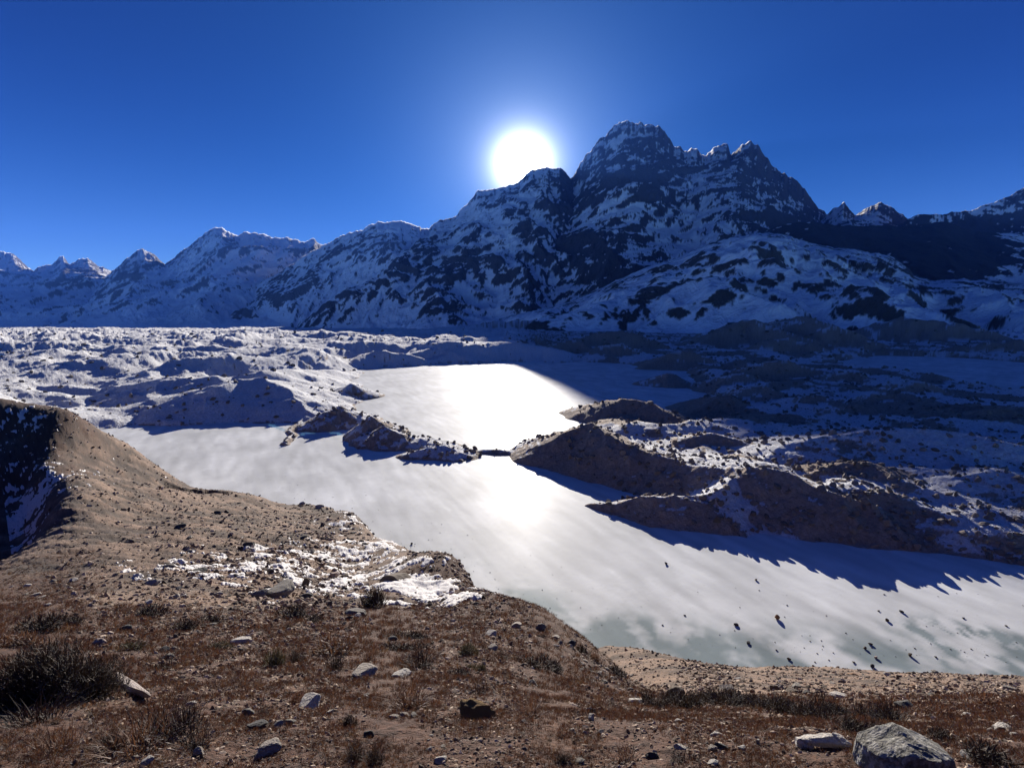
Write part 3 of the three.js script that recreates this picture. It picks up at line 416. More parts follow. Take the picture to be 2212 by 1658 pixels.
const notable = [
  [319, 1304, 13, 11, 'chunk', 'white', 'small round white stone beside a flat dark stone at the foot of the scree'],
  [333, 1262, 32, 17, 'chunk', 'pale', 'pale boulder alone on the bare tan scree of the left slope'],
  [381, 1293, 16, 13, 'chunk', 'pale', 'pale stone at the lower edge of the scree, right of the round white one'],
  [470, 1286, 17, 11, 'chunk', 'pale', 'pale stone on scree left of the snowy debris'],
  [217, 1393, 34, 24, 'chunk', 'pink', 'rounded pinkish boulder above the big dark bush'],
  [521, 1389, 46, 15, 'slab', 'white', 'flat white slab in the grass above the left field'],
  [362, 1424, 26, 16, 'chunk', 'grey', 'grey stone leaning on two others in the left field'],
  [352, 1408, 22, 12, 'slab', 'dark', 'dark slab resting against a grey stone in the left field'],
  [372, 1405, 18, 10, 'slab', 'grey', 'flat grey stone behind the leaning pair in the left field'],
  [455, 1352, 26, 10, 'slab', 'grey', 'thin grey slab in grass above the white slab'],
  [270, 1364, 30, 18, 'chunk', 'dark', 'heap-like dark stone with pale edges above the pink boulder'],
  [535, 1549, 26, 26, 'chunk', 'grey', 'upright grey stone, left of the dark slabs in the grass'],
  [412, 1523, 25, 11, 'chunk', 'white', 'white angular stone right of the leaning white slab'],
  [313, 1650, 28, 14, 'chunk', 'white', 'smooth white stone at the very bottom, below the brown shrubs'],
  [291, 1636, 16, 10, 'chunk', 'pale', 'pale stone touching the smooth white bottom one on its left'],
  [346, 1648, 11, 7, 'chunk', 'white', 'little white stone right of the smooth white bottom one'],
  [575, 1628, 52, 27, 'chunk', 'pale', 'rough pale boulder with a white left face near the bottom edge'],
  [624, 1570, 34, 18, 'slab', 'grey', 'tilted grey slab with white stones before it'],
  [600, 1574, 24, 9, 'slab', 'pale', 'narrow pale slab in front of the tilted grey one'],
  [556, 1572, 42, 16, 'slab', 'dark', 'dark flat slab left of the tilted grey slab'],
  [430, 1628, 24, 19, 'chunk', 'pale', 'pale pointed stone left of the rough pale boulder'],
  [782, 1458, 50, 24, 'chunk', 'pale', 'blocky pale boulder with a shadowed front in mid field'],
  [861, 1461, 44, 14, 'slab', 'white', 'low white slab right of the blocky pale boulder'],
  [663, 1528, 46, 30, 'chunk', 'white', 'tilted white block propped on an orange brown tussock'],
  [711, 1546, 18, 10, 'chunk', 'white', 'small white stone below the tilted white block'],
  [849, 1553, 26, 8, 'slab', 'pale', 'thin pale slab, left one of a pair below the grass tussocks'],
  [873, 1551, 24, 14, 'chunk', 'pale', 'pale stone, middle one of three below the grass tussocks'],
  [892, 1554, 20, 13, 'chunk', 'grey', 'grey stone at the right end of three below the tussocks'],
  [795, 1592, 24, 18, 'slab', 'dark', 'dark tilted slab above the two upright tufts'],
  [952, 1648, 28, 17, 'chunk', 'white', 'white stone at the bottom edge below mid field'],
  [682, 1372, 9, 8, 'chunk', 'white', 'tiny round white stone beyond the heather clumps'],
  [1057, 1374, 26, 13, 'chunk', 'white', 'white stone on the green tinged crest'],
  [1062, 1405, 20, 13, 'chunk', 'pale', 'pale stone below the white one on the green tinged crest'],
  [1113, 1354, 26, 15, 'slab', 'pale', 'leaning pale slab on the crest above the ice'],
  [845, 1384, 20, 13, 'chunk', 'dark', 'dark stone beside a pale one behind the low heather'],
  [789, 1505, 18, 9, 'chunk', 'grey', 'grey stone above scattered white chips in mid field'],
  [792, 1512, 12, 12, 'chunk', 'white', 'white upright chip among scattered pale chips'],
  [775, 1514, 12, 6, 'chunk', 'pale', 'pale chip left of the white upright chip'],
  [1168, 1361, 24, 20, 'chunk', 'grey', 'two toned grey boulder near the crest with pale top'],
  [1231, 1394, 26, 15, 'slab', 'dark', 'dark slab among pale rubble on the right crest'],
  [1197, 1380, 22, 12, 'slab', 'pale', 'pale slab left of the dark slab on the right crest'],
  [1152, 1482, 20, 13, 'chunk', 'grey', 'dark grey stone left of the pale rubble band'],
  [1452, 1499, 52, 19, 'slab', 'brown', 'long low brown boulder with pale top at the scree edge'],
  [1572, 1490, 40, 13, 'slab', 'pale', 'wide pale slab on the tan scree right of the long brown boulder'],
  [1592, 1466, 16, 5, 'slab', 'white', 'thin white slab lying high on the tan scree'],
  [1372, 1519, 32, 15, 'chunk', 'white', 'white wedge shaped stone at the left end of the tussock row'],
  [1272, 1542, 13, 16, 'chunk', 'pale', 'pale upright stone above a white one'],
  [1275, 1561, 14, 20, 'chunk', 'white', 'white narrow stone below a pale upright one'],
  [1466, 1567, 22, 14, 'chunk', 'white', 'white triangular stone below the tussock row'],
  [1265, 1587, 17, 9, 'slab', 'white', 'white slab in the grass, left of a pale rounded slab'],
  [1297, 1586, 16, 9, 'slab', 'pale', 'pale rounded slab in the grass beside a white slab'],
  [1471, 1621, 32, 13, 'slab', 'white', 'wide white stone in the lower right field'],
  [1547, 1598, 32, 12, 'slab', 'white', 'white flat stone above a dark and pale pair'],
  [1558, 1618, 32, 15, 'slab', 'dark', 'dark stone under the white flat one'],
  [1541, 1623, 20, 18, 'chunk', 'pale', 'pale stone leaning on the dark one under the white flat stone'],
  [1604, 1622, 20, 11, 'chunk', 'white', 'white stone right of the dark and pale pair'],
  [1637, 1612, 9, 18, 'chunk', 'white', 'narrow upright white stone left of the bone shaped rock'],
  [1541, 1653, 26, 15, 'slab', 'white', 'white tilted stone at the lower edge of the right field'],
  [1407, 1635, 30, 18, 'slab', 'dark', 'dark slab pile in the lower right field'],
  [1252, 1646, 24, 10, 'slab', 'grey', 'greenish grey flat stone at the bottom edge right of the middle'],
  [1816, 1509, 40, 12, 'slab', 'white', 'white bowl shaped slab between scree and tussocks'],
  [1916, 1465, 16, 11, 'chunk', 'white', 'white block on the stony shore beside the dark shore rocks'],
  [1841, 1460, 24, 11, 'chunk', 'orange', 'orange rock at the edge of the ice'],
  [1905, 1446, 30, 12, 'slab', 'dark', 'dark flat rock on the shoreline'],
  [1951, 1443, 24, 8, 'slab', 'dark', 'dark thin rock farther along the shoreline'],
  [1954, 1538, 44, 26, 'chunk', 'dark', 'black rock above the big lichen boulder'],
  [2090, 1552, 30, 13, 'slab', 'white', 'white slab with dark end in the right grass'],
  [2163, 1577, 38, 15, 'slab', 'white', 'long white sliver sloping down in the right grass'],
  [2190, 1594, 26, 10, 'slab', 'white', 'white slab just right of the long sliver'],
  [2140, 1578, 20, 10, 'chunk', 'pale', 'greenish pale stone left of the long sliver'],
  [2088, 1637, 28, 16, 'chunk', 'white', 'white rounded stone right of the big lichen boulder'],
  [2190, 1560, 24, 10, 'slab', 'pale', 'pale slab high in the right grass'],
  [1673, 1491, 20, 20, 'chunk', 'brown', 'brown upright stone, left end of the stone heap on the scree'],
  [1687, 1488, 13, 13, 'chunk', 'pale', 'pale stone second from left in the heap on the scree'],
  [1712, 1494, 26, 14, 'chunk', 'brown', 'ochre stone in the middle of the heap on the scree'],
  [1722, 1488, 20, 18, 'chunk', 'grey', 'grey pointed stone in the heap on the scree'],
  [1746, 1500, 26, 12, 'chunk', 'dark', 'dark stone at the low end of the heap on the scree'],
  [1765, 1506, 16, 9, 'chunk', 'pale', 'pale stone at the right end of the heap on the scree'],
  [1804, 1497, 11, 8, 'chunk', 'pale', 'small pale stone above the white bowl shaped slab'],
  [2011, 1506, 20, 12, 'chunk', 'dark', 'dark stone at the grass edge beyond the black rock'],
  [2185, 1494, 30, 18, 'chunk', 'grey', 'grey boulder beside the brown turf hump at right'],
  // left slope and snowy debris
  [469, 1111, 15, 13, 'chunk', 'dark', 'dark cube like rock on the pale sand patch'],
  [488, 1106, 14, 10, 'chunk', 'dark', 'dark rock just right of the cube like one on the sand'],
  [386, 1141, 24, 13, 'chunk', 'dark', 'dark boulder halfway up the scree'],
  [330, 1134, 22, 10, 'slab', 'brown', 'brown flat rock left of the dark boulder on the scree'],
  [536, 1186, 24, 20, 'chunk', 'dark', 'dark brown boulder with snow at its foot'],
  [360, 1234, 34, 13, 'slab', 'grey', 'long grey rock at the left end of the snowy debris'],
  [425, 1240, 34, 14, 'slab', 'dark', 'dark long rock left of the debris snow'],
  [280, 1170, 24, 10, 'slab', 'brown', 'brown slab on the upper left scree'],
  [607, 1285, 66, 40, 'chunk', 'grey', 'large grey boulder half buried in snow'],
  [659, 1266, 15, 28, 'chunk', 'brown', 'narrow pointed rock standing behind the large grey boulder'],
  [560, 1287, 44, 22, 'slab', 'grey', 'grey layered rock left of the large grey boulder'],
  [660, 1293, 30, 16, 'slab', 'dark', 'dark slab right of the large grey boulder'],
  [724, 1245, 20, 16, 'chunk', 'pink', 'pinkish rock in the snow, left of the overhanging rock'],
  [741, 1250, 20, 14, 'chunk', 'brown', 'brown rock in the snow beside the pinkish rock'],
  [851, 1256, 64, 26, 'slab', 'brown', 'long brown rock overhanging the blue shaded snow'],
  [775, 1103, 18, 12, 'chunk', 'grey', 'grey rock capped with snow at the corner of the shore'],
  [716, 1097, 16, 9, 'chunk', 'dark', 'dark rock on the shore before the snow corner'],
  [645, 1085, 14, 10, 'chunk', 'dark', 'dark pointed rock on the shore left of the snow corner'],
  [652, 1090, 14, 9, 'chunk', 'white', 'white rock on the shore beside the dark pointed rock'],
  [690, 1098, 20, 8, 'slab', 'white', 'snow covered flat rock on the shore'],
  [768, 1330, 50, 18, 'slab', 'grey', 'grey ledge rock at the border of grass and snow'],
  [754, 1339, 16, 14, 'chunk', 'dark', 'dark round rock below the grey ledge rock'],
  [773, 1336, 18, 16, 'chunk', 'white', 'white rock below the grey ledge rock'],
];
for (const s of notable) stone(s);
// stones lying on the ice
const onLake = [
  [1678, 1336, 14, 15, 'chunk', 'orange', 'largest reddish boulder on the ice with a long shadow'], [1916, 1341, 10, 8, 'chunk', 'brown', 'reddish stone on the ice, right of the largest one'], [1947, 1322, 10, 8, 'chunk', 'dark', 'dark stone on the ice above the reddish right one'],
  [1880, 1392, 11, 7, 'chunk', 'brown', 'brown stone on the ice, upper of a close pair'], [1869, 1401, 10, 8, 'chunk', 'brown', 'brown stone on the ice, lower of a close pair'], [1892, 1421, 11, 7, 'chunk', 'pink', 'pinkish flat stone on the ice below the close pair'], [1966, 1416, 9, 11, 'chunk', 'brown', 'tall brown stone on the ice near the shore rocks'],
  [1633, 1253, 8, 6, 'chunk', 'brown', 'brown stone on the ice well above the largest boulder'], [1704, 1424, 11, 7, 'chunk', 'brown', 'brown stone on the ice close to the scree shore'], [1589, 1350, 13, 8, 'slab', 'brown', 'brown slab on the ice left of the largest boulder'], [1616, 1389, 12, 7, 'slab', 'dark', 'dark slab on the ice below the brown slab'], [1438, 1218, 8, 7, 'chunk', 'brown', 'brown stone alone in the middle of the ice'], [888, 1175, 6, 5, 'chunk', 'dark', 'dark stone on the ice near the left snow corner'],
  [1884, 1440, 13, 12, 'chunk', 'dark', 'dark upright rock in the ice at the shore'],
];
for (const s of onLake) stone([s[0], s[1], s[2] * 0.82, s[3] * 0.8, ...s.slice(4)], true);
for (const [x, y, w] of [[1697, 1410, 8], [1700, 1307, 5], [1772, 1326, 6], [1898, 1320, 7], [1910, 1284, 6], [1797, 1401, 7], [1844, 1431, 9], [1927, 1403, 6], [1994, 1423, 7], [2021, 1419, 8], [1827, 1367, 5], [1867, 1368, 6], [2081, 1335, 8], [2174, 1352, 7], [1479, 1329, 7], [1431, 1350, 6], [1557, 1426, 8], [1259, 1242, 5], [1976, 1400, 5], [2098, 1402, 5], [1677, 1404, 7], [1808, 1398, 6], [1640, 1275, 4], [1923, 1361, 5], [2050, 1428, 6], [2110, 1440, 6], [2140, 1432, 6], [2185, 1440, 7], [1587, 1362, 4], [1335, 1335, 4], [1560, 1300, 3], [1726, 1350, 4], [1750, 1385, 4], [1790, 1425, 5], [1760, 1430, 5], [1952, 1425, 5], [2010, 1390, 4]])
  if (hash(x * 3 + y * 7) > 0.5) stone([x, y, w * 0.75, w * 0.36, 'chunk', hash(x * 7 + y) < 0.5 ? 'brown' : 'dark', `small ${hash(x * 7 + y) < 0.5 ? 'brown' : 'dark'} stone on the ice ${y < 1370 ? 'well out from the shore' : x < 1860 ? 'near the shore, left of the close pair' : 'near the shore, right of the close pair'}`, 'small stones on the ice by the right shore'], true);
for (const [x, y, w] of [[868, 1203, 3], [878, 1210, 4], [880, 1196, 3], [861, 1188, 3], [905, 1222, 3], [920, 1236, 4]])
  stone([x, y, w, w * 0.7, 'chunk', 'dark', 'small stone on the ice at the foot of the snowy bank', 'small stones on the ice below the snowy bank'], true);
// countable loose stones of the field, the rubble band and the scree
function loose(n, seed, region, tones, size, label, group, kind = 'chunk') {
  const r = random(seed); for (let i = 0; i < n; i++) { const [x, y] = region(r), w = mix(size[0], size[1], r() ** 2.2); const flat = r() < 0.4, tone = tones[(r() * tones.length) | 0]; stone([x, y, w, w * mix(0.35, 0.62, r()), flat ? 'slab' : kind, tone, `small ${tone}${flat ? ' flat' : ''} stone ${label(x, y)}`, group]); }
}
loose(56, 11, (r) => [mix(20, 2190, r()), mix(1420, 1655, r() ** 0.8)].map((v, i, a) => (i === 1 && a[0] > 1390 ? Math.max(v, 1560) : v)), ['white', 'pale', 'pale'], [8, 15], (x) => (x < 480 ? 'in the brown grass near the big dark bush' : x < 1000 ? 'in the brown grass of the middle field' : x < 1450 ? 'in the brown grass right of the mossy mound' : 'in the brown grass left of the big lichen boulder'), 'small pale stones in the near grass');
loose(20, 12, (r) => [mix(20, 1190, r()), mix(1345, 1430, r())], ['pale', 'white', 'grey'], [7, 14], (x) => (x < 420 ? 'in the upper grass below the tan scree' : x < 800 ? 'in the upper grass below the snowy debris' : 'in the upper grass near the crest over the ice'), 'small pale stones in the upper grass');
loose(30, 13, (r) => { const t = r(); return [mix(1215, 1370, t) + (r() - 0.5) * 46, mix(1400, 1492, t) + (r() - 0.5) * 34]; }, ['pale', 'grey', 'white', 'grey'], [9, 18], (x, y) => (y < 1445 ? 'in the upper half of the rubble band on the right crest' : 'in the lower half of the rubble band on the right crest'), 'stones of the rubble band');
loose(22, 14, (r) => [mix(1640, 2205, r()), mix(1455, 1500, r())], ['pale', 'grey', 'brown', 'white'], [7, 15], (x) => (x < 1900 ? 'on the stony shore strip around the stone heap' : 'on the stony shore strip beyond the shore rocks'), 'stones on the right shore strip');
loose(52, 15, (r) => [mix(340, 820, r()), mix(1150, 1320, r())], ['dark', 'grey', 'grey', 'brown'], [7, 16], (x, y) => (y < 1230 ? 'in the upper part of the snowy debris basin' : 'in the lower part of the snowy debris basin'), 'rocks of the snowy debris');
loose(16, 16, (r) => [mix(5, 180, r()), mix(1240, 1345, r())], ['pale', 'grey', 'white'], [8, 20], () => 'at the mouth of the shaded gully', 'stones at the gully mouth');

// the big boulder and the bone shaped rock
{
  const q = onHill(1968, 1672), r = q.px, W = 204 * r, N = (x, y, z) => new THREE.Vector3(x, y, z).normalize();
  const cuts = [[N(0.42, 0.85, -0.1), 0.36], [N(-0.5, 0.85, -0.1), 0.40], [N(-0.98, 0.12, 0.1), 0.47], [N(0.55, 0.12, 0.8), 0.35], [N(-0.25, 0.30, 0.92), 0.37], [N(0.9, 0.35, 0.1), 0.49], [N(0.1, 0.3, -0.95), 0.42], [N(0, 1, 0.12), 0.40], [N(-0.75, 0.55, 0.5), 0.455]];
  const g = new THREE.IcosahedronGeometry(0.62, 48).deleteAttribute('uv').deleteAttribute('normal'), m = mergeVertices(g, 1e-5), p = m.attributes.position, v = new THREE.Vector3(), col = new Float32Array(p.count * 3);
  const cells = (() => { const rr = random(88); return Array.from({ length: 34 }, () => [rr() * 1.2 - 0.6, rr() * 1.2 - 0.6, rr() * 1.2 - 0.6, rr()]); })();
  for (let i = 0; i < p.count; i++) {
    v.fromBufferAttribute(p, i);
    for (const [n, d] of cuts) { const k = v.dot(n) - d - 0.012 * noise3(v.x * 5, v.y * 5, v.z * 5); if (k > 0) v.addScaledVector(n, -k * 0.98); }
    let d1 = 9, d2 = 9, h = 0; for (const c of cells) { const d = (v.x - c[0]) ** 2 + 1.5 * (v.y - c[1]) ** 2 + (v.z - c[2]) ** 2; if (d < d1) { d2 = d1; d1 = d; h = c[3]; } else if (d < d2) d2 = d; }
    const crack = smooth(0, 0.05, Math.sqrt(d2) - Math.sqrt(d1)), front = smooth(0.0, 0.25, v.z) * smooth(0.42, 0.2, v.y);
    v.multiplyScalar(1 - (0.17 * (1 - h) * front + 0.035 * (1 - crack) * (0.3 + front)) + 0.035 * noise3(v.x * 4 + 5, v.y * 4, v.z * 4) + 0.018 * noise3(v.x * 12, v.y * 12, v.z * 12) + 0.009 * noise3(v.x * 30, v.y * 30, v.z * 30));
    p.setXYZ(i, v.x, v.y, v.z);
    const a = noise3(v.x * 9 + 3, v.y * 9, v.z * 9) + 0.6 * noise3(v.x * 22, v.y * 22 + 4, v.z * 22) + 0.5 * noise3(v.x * 48, v.y * 48, v.z * 48), s = smooth(-0.15, 0.4, a), y = smooth(0.2, 0.6, noise3(v.x * 6 + 30, v.y * 6, v.z * 6));
    const base = [mix(0.16, 0.38, s), mix(0.148, 0.355, s), mix(0.125, 0.315, s)], li = [0.30, 0.31, 0.21];
    for (let c = 0; c < 3; c++) col[i * 3 + c] = mix(base[c], li[c] * (0.5 + 0.5 * s), 0.25 * y);
  }
  m.setAttribute('color', new THREE.BufferAttribute(col, 3)); m.computeVertexNormals(); boxUV(m); m.computeBoundingBox();
  const mat = new THREE.MeshStandardMaterial({ vertexColors: true, roughness: 0.95, map: use(grainMap, 2.2), bumpMap: use(rockBump, 2.4), bumpScale: 0.02 });
  const o = new THREE.Mesh(m, mat), b = m.boundingBox, k = W / (b.max.x - b.min.x);
  o.scale.set(k, k * 0.98, k * 0.9); o.position.set(q.x, q.y + 0.04 * k, -q.f);
  put(o, 'boulder', { label: 'big grey boulder spotted with lichen, its front split and shaded', category: 'boulder' });
}
{
  const q = onHill(1776, 1616), s = q.px * 108, parts = [], add = (seed, w, h, d, x, y, rz, ry = 0) => { const g = stoneShape(seed, 14, null, 0.12, [w, h, d]); g.rotateZ(rz); g.rotateY(ry); g.translate(x, y, 0); parts.push(g); };
  add(61, 0.30, 0.26, 0.3, -0.40, 0.10, 0.3); add(67, 0.85, 0.15, 0.26, 0.02, 0.14, -0.08); add(71, 0.34, 0.14, 0.24, 0.34, 0.14, -0.28); add(75, 0.4, 0.10, 0.2, 0.12, 0.02, -0.35);
  const o = new THREE.Mesh(mergeGeometries(parts), TONE.white); o.scale.setScalar(s); o.position.set(q.x, q.y - 0.02 * s, -q.f);
  put(o, 'rock', { label: 'long white bone shaped rock left of the big lichen boulder', category: 'rock' });
}
{ // white plank like slab beside the dark bush
  const a = onHill(322, 1516), b = onHill(250, 1462), L = Math.hypot(a.x - b.x, a.f - b.f, a.y - b.y) * 1.1, w = a.px * 27, g = stoneShape(83, 12, null, 0.05, [0.92, 0.5, 0.6]); g.computeBoundingBox(); const bb = g.boundingBox;
  const o = new THREE.Mesh(g, TONE.pink.clone()); o.material.color.setRGB(0.40, 0.33, 0.295);
  o.scale.set(L / (bb.max.x - bb.min.x), w * 1.3 / (bb.max.y - bb.min.y), w * 1.1 / (bb.max.z - bb.min.z));
  const dir = V(a.x - b.x, a.y - b.y, a.f - b.f).normalize(); o.quaternion.setFromUnitVectors(new THREE.Vector3(1, 0, 0), dir);
  o.position.copy(V((a.x + b.x) / 2, (a.y + b.y) / 2 + w * 0.25, (a.f + b.f) / 2)); put(o, 'stone_slab', { label: 'long pinkish white slab leaning out from behind the big dark bush', category: 'slab' });
}

// ---------------------------------------------------------------- tussocks, heather, shrubs
const leafMat = (name, r, g, b, tr = 0.25) => { const m = new THREE.MeshPhysicalMaterial({ color: new THREE.Color().setRGB(r * 0.8, g * 0.8, b * 0.8), roughness: 0.9, side: THREE.DoubleSide, transmission: tr, thickness: 0, vertexColors: true }); m.name = name; return m; };
const HUE = { brown: leafMat('brown dry grass', 0.15, 0.072, 0.036, 0.35), dark: leafMat('dark heather', 0.042, 0.023, 0.014, 0.15), olive: leafMat('olive shrub', 0.085, 0.066, 0.028, 0.2), red: leafMat('reddish brown grass', 0.17, 0.075, 0.036, 0.3), black: leafMat('near black twigs', 0.050, 0.030, 0.018, 0.12) };
function blades(seed, n, o) {     // o: radius, height, lean, width; blades root inside a disc and fan outward
  const r = random(seed), pos = [], col = [], idx = [], uv = [];
  for (let i = 0; i < n; i++) {
    const a = r() * 6.283, d = Math.sqrt(r()) * o.radius, x = Math.cos(a) * d, z = Math.sin(a) * d * (o.oval ?? 1), out = o.lean * (0.35 + d / o.radius) * (0.5 + r()), dome = o.dome ? Math.sqrt(Math.max(0.05, 1 - (d / o.radius) ** 2)) : 1;
    const h = o.height * (0.55 + 0.6 * r()) * dome, b = a + (r() - 0.5) * 1.6, bx = Math.cos(b) * out, bz = Math.sin(b) * out, w = o.width * (0.6 + 0.8 * r()), s = b + 1.57 + (r() - 0.5), wx = Math.cos(s) * w, wz = Math.sin(s) * w, base = pos.length / 3, t = 0.6 + 0.8 * r();
    for (const [u, k] of [[0, 1], [0.5, 0.9], [1, 0.12]]) { const y = h * (u - 0.18 * u * u * Math.min(1, out / h)), q = u * u; pos.push(x + bx * q + wx * k, y - 0.02, z + bz * q + wz * k, x + bx * q - wx * k, y - 0.02, z + bz * q - wz * k); for (let c = 0; c < 2; c++) { col.push(t, t * (0.95 + 0.1 * r()), t); uv.push(c, u); } }
    idx.push(base, base + 1, base + 2, base + 1, base + 3, base + 2, base + 2, base + 3, base + 4, base + 3, base + 5, base + 4);
  }
  const g = new THREE.BufferGeometry(); g.setAttribute('position', new THREE.Float32BufferAttribute(pos, 3)); g.setAttribute('color', new THREE.Float32BufferAttribute(col, 3)); g.setAttribute('uv', new THREE.Float32BufferAttribute(uv, 2)); g.setIndex(idx); g.computeVertexNormals(); return g;
}
// short crooked sprigs all through the volume of a dome made of a few lobes
function sprigs(seed, n, o) {
  const r = random(seed), pos = [], col = [], idx = [], uv = [], lobes = Array.from({ length: o.lobes }, () => { const a = r() * 6.283, d = o.radius * 0.62 * Math.sqrt(r()); return [Math.cos(a) * d, Math.sin(a) * d * o.oval, o.radius * mix(0.35, 0.55, r()), o.height * mix(0.6, 1, r())]; });
  for (let i = 0; i < n; i++) {
    const [lx, lz, lr, lh] = lobes[(r() * o.lobes) | 0], a = r() * 6.283, e = Math.asin(r()), q = mix(0.35, 1, Math.sqrt(r())), x = lx + Math.cos(a) * Math.cos(e) * lr * q, z = lz + Math.sin(a) * Math.cos(e) * lr * q, y = Math.sin(e) * lh * q * 0.85;
    let dx = Math.cos(a) * Math.cos(e) * 0.6 + (r() - 0.5) * 1.1, dy = 0.42 + (r() - 0.4) * 1.1, dz = Math.sin(a) * Math.cos(e) * 0.6 + (r() - 0.5) * 1.1; const L = Math.hypot(dx, dy, dz), len = o.len * (0.4 + 0.9 * r()), s = r() * 6.283, w = o.width * (0.6 + 0.8 * r()), wx = Math.cos(s) * w, wz = Math.sin(s) * w, base = pos.length / 3, t = 0.6 + 0.8 * r(), cx = (r() - 0.5) * 0.3 * len, cz = (r() - 0.5) * 0.3 * len; dx *= len / L; dy *= len / L; dz *= len / L;
    for (const [u, k] of [[0, 1], [0.5, 0.8], [1, 0.15]]) { const b = u * (1 - u) * 4; pos.push(x + dx * u + cx * b + wx * k, y + dy * u - 0.03, z + dz * u + cz * b + wz * k, x + dx * u + cx * b - wx * k, y + dy * u - 0.03, z + dz * u + cz * b - wz * k); for (let c = 0; c < 2; c++) { col.push(t, t, t); uv.push(c, u); } }
    idx.push(base, base + 1, base + 2, base + 1, base + 3, base + 2, base + 2, base + 3, base + 4, base + 3, base + 5, base + 4);
  }
  const g = new THREE.BufferGeometry(); g.setAttribute('position', new THREE.Float32BufferAttribute(pos, 3)); g.setAttribute('color', new THREE.Float32BufferAttribute(col, 3)); g.setAttribute('uv', new THREE.Float32BufferAttribute(uv, 2)); g.setIndex(idx); g.computeVertexNormals(); return g;
}
const TUFT = [1, 2, 3, 4].map((i) => mergeGeometries([blades(i * 31, 120, { radius: 0.36, height: 0.50, lean: 0.26, width: 0.006 }), sprigs(i * 53, 330, { radius: 0.48, height: 0.40, oval: 0.8, lobes: 6, len: 0.15, width: 0.009 })]));
const HEATH = [5, 6, 7].map((i) => sprigs(i * 37, 800, { radius: 0.5, height: 0.40, oval: 0.75, lobes: 7, len: 0.13, width: 0.010 }));
const twigs = (seed, n, o) => { const r = random(seed), gs = []; for (let i = 0; i < n; i++) { const a = r() * 6.283, e = mix(0.15, 1.35, r()), L = o.len * (0.5 + 0.6 * r()), p = new THREE.Vector3(Math.cos(a) * 0.1 * r(), -0.03, Math.sin(a) * 0.1 * r()), d = new THREE.Vector3(Math.cos(a) * Math.cos(e), Math.sin(e), Math.sin(a) * Math.cos(e)), pts = [p.clone()]; for (let k = 0; k < 4; k++) { d.x += (r() - 0.5) * 0.4; d.y += (r() - 0.45) * 0.3; d.z += (r() - 0.5) * 0.4; d.normalize(); pts.push(pts[k].clone().addScaledVector(d, L / 4)); } const g = new THREE.TubeGeometry(new THREE.CatmullRomCurve3(pts), 6, o.thick * (0.5 + r()), 3); g.setAttribute('color', new THREE.Float32BufferAttribute(new Array(g.attributes.position.count * 3).fill(1), 3)); gs.push(g); } return mergeGeometries(gs); };
function plant([dx, dy, w, h, kind, hue, label, group, name = 'tussock', category = 'tussock'], wide = 1) {
  const q = onHill(dx, dy), set = kind === 'tuft' ? TUFT : HEATH, m = new THREE.Mesh(set[(turns() * set.length) | 0], HUE[hue]), W = w * q.px * 1.15, Hh = (h * q.px) * 1.3;
  m.scale.set(W / 0.95, Hh / (kind === 'tuft' ? 0.62 : 0.46), Math.min(W, Hh * 2.2) / 0.8 * wide); m.rotation.y = (turns() - 0.5) * 0.6 + (turns() < 0.5 ? Math.PI : 0); m.position.set(q.x, q.y - 0.02, -q.f);
  return put(m, name, { label, category, ...(group ? { group } : {}) });
}
